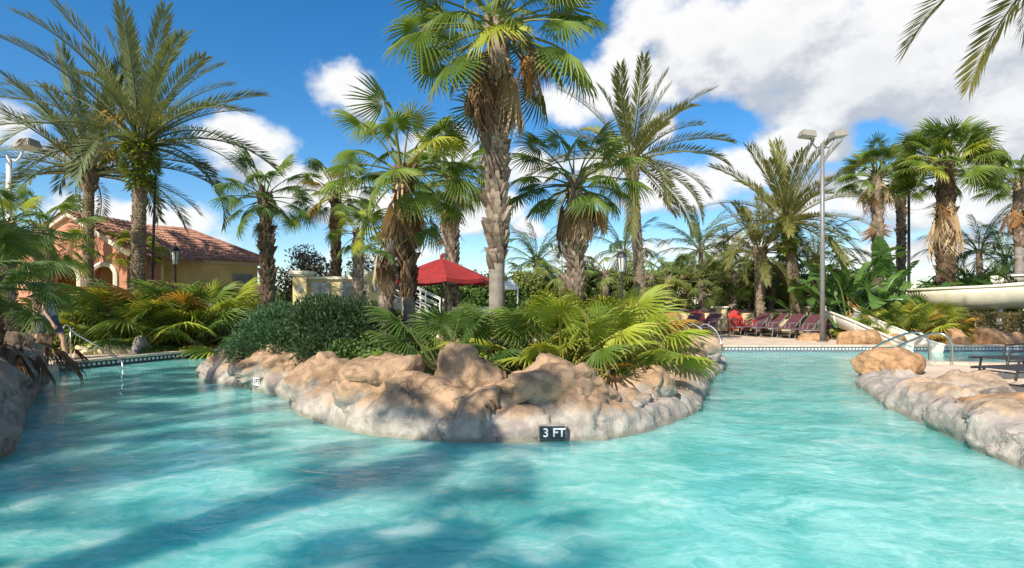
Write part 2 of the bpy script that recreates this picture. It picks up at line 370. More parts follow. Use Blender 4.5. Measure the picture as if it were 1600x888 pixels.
def water_mat():
    m, t, b, out = newmat('pool_water'); t.nodes.remove(b)
    tcn = N(t, 'ShaderNodeTexCoord'); v = tcn.outputs['Object']
    w = VM(t, 'ADD', v, VM(t, 'SCALE', VM(t, 'SUBTRACT', NOISE(t, v, .8, 4, .6, color=True), (.5, .5, .5)), scale=1.3))
    st = VM(t, 'MULTIPLY', w, (.75, 1.25, 1)); n1 = NOISE(t, st, 1.1, 7, .62, .8); n2 = NOISE(t, VM(t, 'MULTIPLY', w, (1.0, 2.0, 1)), 3.2, 6, .65, 1.0)
    f = M(t, 'ADD', M(t, 'MULTIPLY', n1, .62), M(t, 'MULTIPLY', n2, .42))
    c = MIXC(t, MR(t, f, .40, .62), (.11, .57, .51), (.28, .70, .63))
    c = MIXC(t, MR(t, M(t, 'MULTIPLY', n1, n2), .275, .44, 0, .6), c, (.56, .80, .74))          # aerated, milky streaks
    dif = N(t, 'ShaderNodeSubsurfaceScattering', falloff='BURLEY'); L(t, c, dif.inputs['Color'])    # cloudy water spreads light sideways
    dif.inputs['Scale'].default_value = 1.0; dif.inputs['Radius'].default_value = (.18, .8, .75)
    trn = N(t, 'ShaderNodeBsdfTransparent'); trn.inputs[0].default_value = (.30, .86, .90, 1)
    mx = N(t, 'ShaderNodeMixShader'); L(t, MR(t, f, .3, .7, .68, .88), mx.inputs[0]); L(t, trn.outputs[0], mx.inputs[1]); L(t, dif.outputs[0], mx.inputs[2])
    bv = VM(t, 'ADD', v, VM(t, 'SCALE', NOISE(t, v, 1.2, 2, .5, color=True), scale=.5))
    r1 = NOISE(t, VM(t, 'MULTIPLY', bv, (1.0, 1.7, 1)), 2.6, 3, .5, .6); r2 = NOISE(t, VM(t, 'MULTIPLY', bv, (1, 1.8, 1)), 9.0, 3, .55, .5)
    hh = M(t, 'ADD', r1, M(t, 'MULTIPLY', r2, .30))
    bp = N(t, 'ShaderNodeBump'); bp.inputs['Strength'].default_value = .24; bp.inputs['Distance'].default_value = .07; L(t, hh, bp.inputs['Height'])
    L(t, bp.outputs[0], dif.inputs['Normal'])
    gl = N(t, 'ShaderNodeBsdfGlossy'); gl.inputs['Roughness'].default_value = .06; gl.inputs[0].default_value = (1, 1, 1, 1); L(t, bp.outputs[0], gl.inputs['Normal'])
    fr = N(t, 'ShaderNodeFresnel'); fr.inputs[0].default_value = 1.33; L(t, bp.outputs[0], fr.inputs['Normal'])
    m2 = N(t, 'ShaderNodeMixShader'); L(t, fr.outputs[0], m2.inputs[0]); L(t, mx.outputs[0], m2.inputs[1]); L(t, gl.outputs[0], m2.inputs[2])
    L(t, m2.outputs[0], out.inputs[0]); return m
WATER = water_mat()
# water surface with a low real swell
nx, ny = 170, 110; xs = np.linspace(-11, 21, nx); ys = np.linspace(1.2, 19.2, ny)
V = []
for y in ys:
    for x in xs:
        V.append((x, y, .010 * noise.noise(Vector((x * 1.3, y * 2.0, 3))) + .006 * noise.noise(Vector((x * 3.1, y * 4.2, 9)))))
F = [(j * nx + i, j * nx + i + 1, (j + 1) * nx + i + 1, (j + 1) * nx + i) for j in range(ny - 1) for i in range(nx - 1)]
tag(link('water', np_mesh('water', V, F, WATER, smooth=True)), kind='structure')

# coping stones and waterline tiles along the built edges of the pool
def edge_run(pts, name_part, bm_=TILEB, tm_=TILEG):
    path = smooth_path([Vector((p[0], p[1], 0)) for p in pts], .62)
    tiles = MB(); band = MB()
    for i in range(len(path) - 1):
        a, b = path[i], path[i + 1]; d = (b - a).normalized(); n = Vector((-d.y, d.x, 0))   # n: towards the land when the run keeps land on its left
        c = (a + b) / 2
        rot = Matrix(((d.x, n.x, 0), (d.y, n.y, 0), (0, 0, 1)))
        m = MB(); m.box((0, 0, 0), ((b - a).length - .012, .32, .05), a=0)
        o = m.build('coping_stone', COPE, deck); bm = None
        o.matrix_parent_inverse = deck.matrix_world.inverted()
        o.matrix_basis = Matrix.Translation(c + n * .12 + Vector((0, 0, .158 + .015 + .65 - .65))) @ rot.to_4x4()
        band.box(c - n * .006 + Vector((0, 0, .03)), ((b - a).length + .01, .02, .21), rot)
        k = int((b - a).length / .10)
        for j in range(k):
            q = a + d * ((j + .5) * (b - a).length / k) - n * .018
            tiles.box(q + Vector((0, 0, .085)), (.06, .01, .055), rot)
    bo = band.build(name_part, bm_); bo.parent = deck; bo.matrix_parent_inverse = deck.matrix_world.inverted()
    to = tiles.build('tile_row', tm_); to.parent = deck; to.matrix_parent_inverse = deck.matrix_world.inverted(); tag(to, kind='stuff')
bpy.context.view_layer.update()
edge_run([(-5.5, 18.0), (-8.3, 15.7), (-9.25, 13.6), (-9.7, 12.2)][::-1], 'waterline_band')
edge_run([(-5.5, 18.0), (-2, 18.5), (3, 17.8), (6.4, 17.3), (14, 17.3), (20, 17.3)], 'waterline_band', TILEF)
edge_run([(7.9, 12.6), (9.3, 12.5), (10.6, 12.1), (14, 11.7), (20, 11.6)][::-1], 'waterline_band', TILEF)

# scored slabs of the sun deck on the right bank
def inside(x, y, poly):
    c = False; n = len(poly)
    for i in range(n):
        x1, y1 = poly[i]; x2, y2 = poly[(i + 1) % n]
        if (y1 > y) != (y2 > y) and x < (x2 - x1) * (y - y1) / (y2 - y1) + x1: c = not c
    return c
PEN = [(5.9, 4.0), (6.4, 7.4), (7.3, 10.2), (8.0, 11.6), (9.3, 12.15), (10.6, 11.75), (14, 11.3), (17, 11.2), (17, 4)]
sl = MB(); sl.box((0, 0, 0), (1.185, 1.185, .03)); slab_me = sl.mesh('deck_slab', SLAB)
ca, sa = math.cos(R(-14)), math.sin(R(-14))
for i in range(-8, 14):
    for j in range(-4, 14):
        x = 9 + ca * i * 1.2 - sa * j * 1.2; y = 5 + sa * i * 1.2 + ca * j * 1.2
        if all(inside(x + u * .62 * ca - w * .62 * sa, y + u * .62 * sa + w * .62 * ca, PEN) for u in (-1, 1) for w in (-1, 1)):
            o = link('deck_slab', slab_me, deck); o.matrix_parent_inverse = deck.matrix_world.inverted()
            o.matrix_basis = Matrix.Translation((x, y, .148)) @ Matrix.Rotation(R(-14), 4, 'Z')

# entry steps under the water by the left handrail
st = thing('pool_steps', 'pale underwater steps curving into the pool beside the left handrail', 'pool steps', (-9.6, 12.3, -.9))
for k in range(3):
    m = MB(); n = 14
    ring = [(1.0 + .55 * (3 - k)) * Vector((math.cos(t), math.sin(t), 0)) for t in [R(-75 + 130 * q / n) for q in range(n + 1)]]
    top = .9 - .16 - .2 * k + .0
    vs = [Vector((-.3, 0, top))] + [Vector((p.x * (1 - .0), p.y, top)) for p in ring[::1]]
    kk = len(vs); vs += [Vector((v.x, v.y, 0)) for v in vs]
    fs = [(0, i, i + 1) for i in range(1, kk - 1)] + [(i, kk + i, kk + i + 1, i + 1) for i in range(1, kk - 1)]
    scale = (k + 1) / 3 * .0 + [0.62, .85, 1.1][k]
    vs = [Vector((v.x * scale, v.y * scale, v.z)) for v in vs]
    m.add(vs, fs); m.build('step', TILEW, st)

# ------------------------------------------------------------------ cast rock
def ss(x, a, b):
    t = max(0, min(1, (x - a) / (b - a))); return t * t * (3 - 2 * t)
ROWS = [(.10, -.55), (.06, -.25), (.02, -.08), (.0, .0), (-.01, .07), (-.02, .14), (-.035, .21), (-.055, .28), (-.085, .35), (-.125, .42), (-.18, .49), (-.25, .55), (-.33, .60),
        (-.43, .64), (-.54, .67), (-.66, .685), (-.80, .69), (-.95, .675), (-1.10, .63), (-1.25, .55), (-1.38, .44), (-1.5, .28), (-1.6, .1)]
def facet(q, slope):
    d, pts = noise.voronoi(q); c = pts[0]; r_ = noise.cell_vector(c * 13.7) - Vector((.5, .5, .5)); return max(-.16, min(.16, (q - c).dot(r_) * slope * 1.6))
def rock_rim(name, label, pts, closed, hfun, mat, seed, step=.045, wscale=1.0, flip=False, cell=1.0, obj_cat='rock ledge'):
    path = smooth_path([Vector((p[0], p[1], 0)) for p in pts], step, closed); n = len(path)
    rows = []
    for i in range(len(ROWS) - 1):
        rows += [ROWS[i], tuple((ROWS[i][k] + ROWS[i + 1][k]) / 2 for k in (0, 1))]
    rows.append(ROWS[-1]); nr = len(rows)
    tans = []
    for i in range(n):
        k = max(3, int(.35 / step))
        a = path[(i - k) % n] if closed else path[max(0, i - k)]; b = path[(i + k) % n] if closed else path[min(n - 1, i + k)]
        tans.append((b - a).normalized())
    V = []; S = Vector((seed * 7.3, seed * 3.1, seed * 1.7))
    for i in range(n):
        p = path[i]; d = tans[i]; nn = Vector((d.y, -d.x, 0)) * (-1 if flip else 1)
        H = hfun(p)
        for j, (off, z) in enumerate(rows):
            q = p + nn * (off * wscale) ; zz = z * H / .69 if z > 0 else z
            q = Vector((q.x, q.y, zz))
            up = min(1, max(0, (-off - .05) / .5)); dv = (nn * (1 - up) + Vector((0, 0, 1)) * up); dv.normalize()
            if off < -1.05: dv = Vector((0, 0, 1))
            k1 = noise.noise(q * .8 * cell + S) * .16
            qq = q * .8 * cell + S + noise.noise_vector(q * 1.7 + S) * .35
            vd = noise.voronoi(Vector((qq.x, qq.y, qq.z * .7)))[0]; e = vd[1] - vd[0]
            k2 = -.05 * (1 - ss(e, 0, .14)) + .02
            q3 = q * 3.4 + S + noise.noise_vector(q * 2.5) * .3
            v3 = noise.voronoi(q3)[0]; k3 = -.014 * (1 - ss(v3[1] - v3[0], 0, .3))
            k4 = noise.fractal(q * 5 + S, 1.0, 2.1, 5) * .022
            k4 += facet(q * 1.1 * cell + S, .24) / 1.1 + facet(q * 5.0 + S, .14) / 5.0
            fade = min(1.0, .45 + max(0, z) * 3.0) if z < .2 else 1.0
            if off < -1.3: fade = .4
            V.append(q + dv * (k1 + k2 + k3 + k4) * fade)
    F = []
    for i in range(n if closed else n - 1):
        i2 = (i + 1) % n
        for j in range(nr - 1):
            f = (i * nr + j, i2 * nr + j, i2 * nr + j + 1, i * nr + j + 1)
            F.append(f[::-1] if flip else f)
    o = link(name, np_mesh(name, V, F, mat, smooth=True)); tag(o, label, obj_cat)
    return o, BVHTree.FromPolygons([Vector(v) for v in V], F)
ISL = [(-5.35, 10.3), (-4.68, 9.9), (-3.95, 9.25), (-3.5, 8.75), (-2.8, 7.5), (-2.0, 6.62), (-1.39, 6.19), (-.67, 5.99), (.27, 5.95), (1.1, 6.12), (1.91, 6.78), (2.55, 7.8),
       (3.12, 9.2), (3.55, 10.5), (4.5, 12.3), (5.2, 14.2), (4.7, 15.5), (1, 16), (-3, 15.5), (-5.5, 14), (-6.4, 12.4), (-6.05, 11.1)]
def isl_h(p):
    h = .43 + .08 * noise.noise(Vector((p.x * .8, p.y * .8, 5)))
    if p.y < 9 and -2.6 < p.x < .9: h += .06
    if p.x > 1.2: h -= .05
    return h
rim, RIM_BVH = rock_rim('island_rock_border', 'grey and tan cast rock border round the planted island', ISL, True, isl_h, ROCK, 3)
def inset(poly, d):
    c = Vector((sum(p[0] for p in poly) / len(poly), sum(p[1] for p in poly) / len(poly)))
    out = []
    for i, p in enumerate(poly):
        a = Vector(poly[i - 1]); b = Vector(poly[(i + 1) % len(poly)]); t = (b - a).normalized(); n = Vector((t.y, -t.x))
        out.append((p[0] - n.x * d, p[1] - n.y * d))
    return out
me = curve_fill([[(p.x, p.y) for p in smooth_path([Vector(q) for q in inset(ISL, 1.0)], .4, True)]], .6)
me.materials.append(SOIL); o = link('island_soil', me); o.location.z = .16; tag(o, kind='structure')

def bank_h(p): return .42 + .12 * noise.noise(Vector((p.x * .9, p.y * .9, 8)))
rb, RB_BVH = rock_rim('bank_rock_border', 'pale grey cast rock border along the sun deck with loungers', [(1.5, 1.9), (2.8, 2.1), (3.9, 3.1), (4.35, 4.6), (4.6, 5.6), (4.9, 6.6), (5.2, 7.8), (6.1, 10.0), (6.7, 11.0), (7.2, 11.9), (7.9, 12.5), (8.8, 12.6)], False,
                      lambda p: (.34 if p.y < 8 else .24) + .10 * noise.noise(Vector((p.x * .9, p.y * .9, 8))), ROCKL, 11, wscale=.66, flip=True)
lb, LB_BVH = rock_rim('shaded_rock_border', 'cast rock border with shade put into its dark colour, under the drooping fan fronds and dead thatch', [(-9.95, 12.0), (-9.2, 11.2), (-7.95, 9.55), (-6.0, 6.97), (-4.78, 5.26), (-4.3, 4.2), (-3.5, 3.0), (-2.6, 2.1), (-1.2, 1.7)], False,
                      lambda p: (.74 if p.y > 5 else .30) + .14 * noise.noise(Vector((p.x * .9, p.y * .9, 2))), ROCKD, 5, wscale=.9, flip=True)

def boulder(name, label, loc, dims, seed, mat, rz=0.0, sub=5, tilt=(0, 0), ncut=9, group=None, dcut=(.58, .86), crack=.04):
    bm = bmesh.new(); bmesh.ops.create_icosphere(bm, subdivisions=sub, radius=1)
    rr = random.Random(seed); planes = []
    for k in range(ncut):
        z = rr.uniform(-.2, 1); a = rr.uniform(0, 6.283); s = math.sqrt(1 - z * z) if abs(z) < 1 else 0
        planes.append((Vector((s * math.cos(a), s * math.sin(a), z)), rr.uniform(*dcut)))
    rot = Matrix.Rotation(rz, 3, 'Z') @ Matrix.Rotation(tilt[0], 3, 'X') @ Matrix.Rotation(tilt[1], 3, 'Y')
    S = Vector((seed * 1.9, seed * .7, seed * 2.3)); sz = sum(dims) / 3
    for v in bm.verts:
        p = v.co.copy()
        for nrm, dd in planes:
            e = p.dot(nrm) - dd
            if e > 0: p -= nrm * e * .88
        q = Vector((p.x * dims[0], p.y * dims[1], p.z * dims[2]))
        nn = v.co.normalized()
        qs = q / sz
        k = noise.noise(qs * 1.3 + S) * .13 + noise.fractal(qs * 3 + S, 1.0, 2.1, 5) * .05
        k += facet(qs * 1.4 + S, .30) / 1.6
        vd = noise.voronoi(qs * 1.5 + S + noise.noise_vector(qs * 2) * .3)[0]
        k -= crack * (1 - ss(vd[1] - vd[0], 0, .2))
        q += nn * k * sz
        v.co = rot @ q + Vector((0, 0, loc[2]))
    me = bpy.data.meshes.new(name); bm.to_mesh(me); bm.free(); me.materials.append(mat)
    me.polygons.foreach_set('use_smooth', [True] * len(me.polygons))
    o = link(name, me); o.location = (loc[0], loc[1], 0); return tag(o, label, 'boulder', group)
boulder('boulder', 'angular slab boulder leaning beside the dark fan plant', (-.52, 6.98, .58), (.58, .42, .36), 4, ROCK, R(-20), tilt=(R(10), R(22)))
boulder('boulder', 'broad tan boulder with hollowed face above the black depth marker', (.45, 6.72, .46), (.86, .55, .42), 9, ROCK, R(5), tilt=(R(14), 0), ncut=12)
boulder('boulder', 'conical brown-topped boulder on the shaded side of the island', (-1.6, 7.1, .44), (.62, .58, .50), 15, ROCK, R(30), ncut=7)
boulder('boulder', 'rounded boulder stepping down towards the water below the juniper', (-2.55, 8.05, .34), (.64, .54, .42), 21, ROCK, R(40))
boulder('boulder', 'flat-topped boulder at the island point under the juniper', (-4.05, 9.95, .32), (1.0, .64, .36), 27, ROCK, R(-30), ncut=8)
boulder('boulder', 'small rusty boulder beside the dead orange palmetto leaves', (1.75, 7.6, .34), (.42, .40, .30), 33, ROCK, R(10))
boulder('boulder', 'upright tan boulder at the far right end of the island', (4.05, 12.4, .42), (.55, .55, .40), 39, ROCKL, R(10))
boulder('boulder', 'tan boulder wedged behind the palmetto fringe at the island end', (3.5, 11.6, .45), (.45, .45, .36), 44, ROCK, R(60))
boulder('boulder', 'round brown boulder at the end of the sun deck beside the ladder', (7.2, 10.9, .30), (.62, .58, .34), 51, ROCKO, R(20), ncut=7)
boulder('boulder', 'low pale sandstone-coloured boulder on the sun deck edge', (6.25, 7.7, .22), (.75, .60, .30), 57, ROCKL, R(60))
boulder('boulder', 'long peach-coloured boulder beside the black loungers', (5.85, 6.2, .2), (.72, .95, .32), 63, ROCKO, R(15))
boulder('boulder', 'grey cleft boulder where the sun deck ledge meets the frame of water', (5.0, 4.6, .18), (.55, .6, .34), 69, ROCKL, R(35))
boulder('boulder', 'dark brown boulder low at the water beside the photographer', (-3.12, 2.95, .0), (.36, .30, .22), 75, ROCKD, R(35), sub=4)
for k, (px, Y, z, d, lab) in enumerate([
        (1345, 18.2, .30, (.75, .5, .42), 'orange boulder at the foot of the small slide'), (1395, 17.9, .2, (.5, .4, .33), 'small grey-brown boulder tucked beside the slide mouth'),
        (1490, 18.4, .30, (1.0, .5, .40), 'long orange boulder under the yellow palmettos'), (1545, 18.2, .34, (.7, .5, .40), 'humped orange boulder in front of the brown hedge'),
        (1596, 18.1, .26, (.7, .45, .34), 'flat orange boulder at the hedge end'), (1270, 20.3, .2, (.6, .4, .25), 'low pale boulder beside the floodlight pole')]):
    boulder('boulder', lab, ((px - 800) / FPX * Y, Y, z), d, 80 + k * 5, ROCKO, R(k * 37), sub=4)
rr = random.Random(12)
for k in range(16):                                    # border stones of the left bed
    t = k / 15; p = gp(128 + 112 * t + rr.uniform(-3, 3), 554 - 5 * (k % 2) - 3 * t, .15); s = rr.uniform(.14, .24)
    boulder('border_stone', 'pale yellow border stone edging the left palm bed', (p.x, p.y, .15 + s * .35), (s * 1.3, s, s * .8), 120 + k, STONE, rr.uniform(0, 3), sub=3, group='border stones of the left bed')
p = gp(218, 552, .15); boulder('boulder', 'upright brown boulder at the end of the border stones', (p.x, p.y, .32), (.22, .2, .34), 140, ROCKD, .4, sub=4, tilt=(0, .4))

# depth markers on the island rock
def marker(px, py, bvh, label, txt, w, h, dark, light, ang=0.0):
    Y = 12.0; d = (at(px, py, Y) - Vector((0, 0, CAMZ))).normalized()
    loc, nrm, idx, dist = bvh.ray_cast(Vector((0, 0, CAMZ)), d)
    x = Vector((math.cos(ang), math.sin(ang), 0)); n = Vector((x.y, -x.x, 0)); best = 1e9
    for u in (-.5, 0, .5):
        for v in (-.5, 0, .5):
            o = loc + x * u * w + Vector((0, 0, v * h)) + n * .6
            h2 = bvh.ray_cast(o, -n)
            if h2[0] is not None: best = min(best, h2[3])
    best = min(best, 1.0)
    pos = loc + n * (.6 - best + .006)
    t = thing('depth_marker', label, 'depth marker', pos)
    t.rotation_euler = (0, 0, ang)
    for k in (0, 1):
        m = MB(); m.box(((k - .5) * w / 2, .03, 0), (w / 2 - .006, .06, h)); m.build('tile', dark, t)
    m = MB(); m.box((0, .045, 0), (w + .02, .07, h + .02)); m.build('grout_bed', ROCKL, t)
    for k, s in enumerate(txt):
        cu = bpy.data.curves.new('txt', 'FONT'); cu.body = s; cu.size = h * .92; cu.align_x = 'CENTER'; cu.align_y = 'CENTER'; cu.extrude = .001; cu.offset = h * .016
        ob = bpy.data.objects.new('txt', cu); COL.objects.link(ob); dg = bpy.context.evaluated_depsgraph_get()
        me = bpy.data.meshes.new_from_object(ob.evaluated_get(dg)); bpy.data.objects.remove(ob); me.materials.clear(); me.materials.append(light)
        link('lettering', me, t, Matrix.Translation(((k - .5) * w / 2, -.0035, 0)) @ Matrix.Rotation(R(90), 4, 'X'))
marker(861, 673, RIM_BVH, 'black depth marker tiles with white writing 3 FT', ('3', 'FT'), .275, .138, TILEB, TILEW, R(3))
marker(405, 596, RIM_BVH, 'pale faded depth marker tiles on the island point', ('3', 'FT'), .22, .13, TILEW, TILEB, R(-42))
# ------------------------------------------------------------------ palm parts
def fan_mesh(name, mat, seed, L=.98, Rb=.57, nseg=36, span=300, droop=.16, fold=.22, tipd=.16, dead=False, joined=.40, sag=.25):
    rr = random.Random(seed); mb = MB()
    pts = [Vector((0, L * t, -sag * L * t * t)) for t in (0, .25, .5, .75, 1)]
    mb.tube(pts, [.030, .022, .017, .014, .012], 5, False, a=[.75 if not dead else .3] * 5)
    hub = pts[-1]; pitch = math.atan2(-2 * sag * 1.0, 1.0)
    fw = Vector((0, math.cos(pitch), math.sin(pitch))); up = Vector((0, -math.sin(pitch), math.cos(pitch))); X = Vector((1, 0, 0))
    da = R(span) / nseg
    def P(a, r, dz):
        q = r / Rb
        z = -droop * q * q * Rb * (1 + .4 * math.sin(a) ** 2) - fold * abs(math.sin(a)) * r * (1 if math.cos(a) > 0 else .8) + dz
        return hub + X * (math.sin(a) * r) + fw * (math.cos(a) * r) + up * z
    for i in range(nseg):
        a = -R(span) / 2 + da * (i + .5); Ls = Rb * (.74 + .26 * math.cos(a * .62)) * rr.uniform(.9, 1.06)
        if rr.random() < .04 and not dead: Ls *= .6
        if dead: Ls *= rr.uniform(.55, 1.08)
        rj = Ls * joined * rr.uniform(.85, 1.1); rm = Ls * .78; h = da * .5
        pl = .035 * Rb
        td = tipd * Rb * rr.uniform(.4, 1.5); sw = rr.uniform(-.35, .35) * da
        tipp = P(a + sw, Ls, -td); 
        vs = [P(a, .02, 0), P(a - h, rj, 0), P(a, rj, pl), P(a + h, rj, 0),
              P(a - h * .40 + sw * .4, rm, -td * .3), P(a + sw * .4, rm, pl * .7 - td * .3), P(a + h * .40 + sw * .4, rm, -td * .3), tipp]
        vc = rr.uniform(-.05, .12)
        mb.add(vs, [(0, 1, 2), (0, 2, 3), (1, 4, 5, 2), (2, 5, 6, 3), (4, 7, 5), (5, 7, 6)], [.15, .12 + vc, .12 + vc, .12 + vc, .45 + vc, .4 + vc, .45 + vc, 1.0])
    return mb.mesh(name, mat)
def feather_mesh(name, mat, seed, L=3.4, curv=.9, n=74, ll=.52, vee=35, hang=0.0, plum=14, w=.019, start=.16, fwd=(62, 22)):
    rr = random.Random(seed); mb = MB(); K = 16; pts = [Vector((0, 0, 0))]
    for k in range(K):
        t = (k + .5) / K; pa = -curv * t ** 1.4
        pts.append(pts[-1] + Vector((0, math.cos(pa), math.sin(pa))) * (L / K))
    mb.tube(pts, [.035 * (1 - .88 * k / K) + .002 for k in range(K + 1)], 5, False, a=[.8 - .5 * k / K for k in range(K + 1)])
    for s in (-1, 1):
        for i in range(n):
            t = start + (1 - start) * (i + rr.uniform(0, .6)) / n; f = t * K; k = min(K - 1, int(f)); p = pts[k].lerp(pts[k + 1], f - k)
            pa = -curv * t ** 1.4; fw = Vector((0, math.cos(pa), math.sin(pa))); up = Vector((0, -math.sin(pa), math.cos(pa))); X = Vector((s, 0, 0))
            th = R(fwd[0] + (fwd[1] - fwd[0]) * t + rr.uniform(-7, 7)); ve = R(vee * (1 - .5 * t) + rr.uniform(-plum, plum))
            le = ll * (math.sin(math.pi * min(1, .22 + .78 * (1 - (t - start) / (1 - start)) ** .8 * .95)) * .45 + .55) * rr.uniform(.85, 1.08)
            if t > .9: le *= .75
            d = (fw * math.cos(th) + (X * math.cos(ve) + up * math.sin(ve)) * math.sin(th)).normalized()
            wd = d.cross(up).normalized() if abs(d.dot(up)) < .95 else fw
            ww = w * rr.uniform(.8, 1.2)
            m_ = p + d * le * .5 + Vector((0, 0, -hang * le * .15)); tp = p + d * le + Vector((0, 0, -hang * le * .75))
            vc = rr.uniform(0, .3)
            mb.add([p, m_ + wd * ww + up * .004, m_ - wd * ww, tp], [(0, 1, 2), (1, 3, 2)], [vc, vc, vc, .55 + vc])
    return mb.mesh(name, mat)
FAN = {}
def fans(key, mat, n=4, **kw):
    FAN[key] = [fan_mesh('fan_frond', mat, 100 + len(FAN) * 17 + i, **{**kw, 'droop': kw.get('droop', .16) * (.5 + .45 * i), 'span': kw.get('span', 300) * (1 + (i % 3 - 1) * .06)}) for i in range(n)]
fans('green', G_FAN); fans('deep', G_FAND); fans('lime', G_FANY, L=.8, droop=.14); fans('orange', G_FANO, L=.8)
fans('plime', G_FANY, L=.95, Rb=.50, nseg=30, droop=.14); fans('pgreen', G_FAN, L=.95, Rb=.50, nseg=30); fans('pdeep', G_FAND, L=.95, Rb=.52, nseg=30); fans('porange', G_FANO, L=.95, Rb=.5, nseg=30); fans('olive', G_OLIVE, nseg=22); fans('young', G_FAN, droop=.1, fold=.55, tipd=.1)
fans('tan', D_TAN, L=.35, Rb=.85, span=44, droop=.10, fold=.5, tipd=.14, dead=True, nseg=30, joined=.14, sag=.1)
fans('brown', D_BRN, L=.35, Rb=.85, span=50, droop=.12, fold=.6, tipd=.18, dead=True, nseg=30, joined=.14, sag=.1)
fans('rust', D_ORG, L=.55, Rb=.8, span=84, droop=.25, fold=.6, tipd=.3, dead=True, nseg=24, joined=.4)
FEA = {}
FEA['date'] = [feather_mesh('frond', G_DATE, 300 + i, curv=c, vee=38) for i, c in enumerate((.35, .65, .95, 1.3, 1.7))]
FEA['datey'] = [feather_mesh('frond', G_DATEY, 320 + i, curv=c, vee=38) for i, c in enumerate((.35, .65, .95, 1.3, 1.7))]
FEA['queen'] = [feather_mesh('frond', G_QUEEN, 340 + i, curv=c, vee=10, hang=.9, plum=28, ll=.62, n=46, w=.022) for i, c in enumerate((.7, 1.2, 1.7, 2.2))]
FEA['areca'] = [feather_mesh('frond', G_BUSH, 360 + i, curv=c, vee=30, hang=.35, ll=.5, n=34, w=.024, L=2.2) for i, c in enumerate((.6, 1.0, 1.5))]

def boots(mb, path, rad, z0, z1, ring, per, size, out, rr, var=(.15, 1.0), drop=0.0, split=False):
    """leaf bases wrapped round the trunk in a criss-cross spiral"""
    Lp = [0]
    for i in range(1, len(path)): Lp.append(Lp[-1] + (path[i] - path[i - 1]).length)
    def pos(s):
        for i in range(len(path) - 1):
            if s <= Lp[i + 1]:
                t = (s - Lp[i]) / (Lp[i + 1] - Lp[i]); return path[i].lerp(path[i + 1], t), rad[i] * (1 - t) + rad[i + 1] * t
        return path[-1], rad[-1]
    s = z0; k = 0
    while s < z1:
        for j in range(per):
            if rr.random() < drop: continue
            a = 2 * math.pi * (j + .5 * (k % 2)) / per + rr.uniform(-.12, .12); c, r = pos(s + rr.uniform(-.02, .02)); 
            o = Vector((math.cos(a), math.sin(a), 0)); t = Vector((-o.y, o.x, 0)); h = size * rr.uniform(.8, 1.25); w = 2 * math.pi * r / per * rr.uniform(.50, .66)
            ex = out * rr.uniform(.5, 1.35)
            if rr.random() < .12: ex *= 1.9; h *= 1.5
            va = rr.uniform(*var); lean = rr.uniform(-.25, .25) * w
            b = c + o * (r - .012)
            vs = [b - t * w + o * .005, b + t * w + o * .005, b + t * (w * .72 + lean) + o * (ex * .55 + .01) + Vector((0, 0, h * .55)), b - t * (w * .72 - lean) + o * (ex * .55 + .01) + Vector((0, 0, h * .55)),
                  b + t * (w * .42 + lean) + o * ex + Vector((0, 0, h)), b - t * (w * .42 - lean) + o * ex + Vector((0, 0, h)), b + t * w * .4 + Vector((0, 0, h * .9)), b - t * w * .4 + Vector((0, 0, h * .9))]
            mb.add(vs, [(0, 1, 2, 3), (3, 2, 4, 5), (5, 4, 6, 7), (1, 6, 4, 2), (0, 3, 5, 7)], [va * .35, va * .35, va, va, va * .9, va * .9, 0, 0])
        s += ring; k += 1
def trunk_path(h, lean=(0, 0), bend=0.0, n=14):
    return [Vector((lean[0] * (t ** (1 + bend)), lean[1] * (t ** (1 + bend)), h * t)) for t in [i / n for i in range(n + 1)]]
def place_frond(parent, name, me, top, az, el, sc, roll=0.0, z=0.0, r=.08):
    m = Matrix.Translation(top + Vector((math.cos(az) * r, math.sin(az) * r, z))) @ Matrix.Rotation(az - math.pi / 2, 4, 'Z') @ Matrix.Rotation(el, 4, 'X') @ Matrix.Rotation(roll, 4, 'Y') @ Matrix.Diagonal((sc, sc, sc, 1))
    return link(name, me, parent, m)
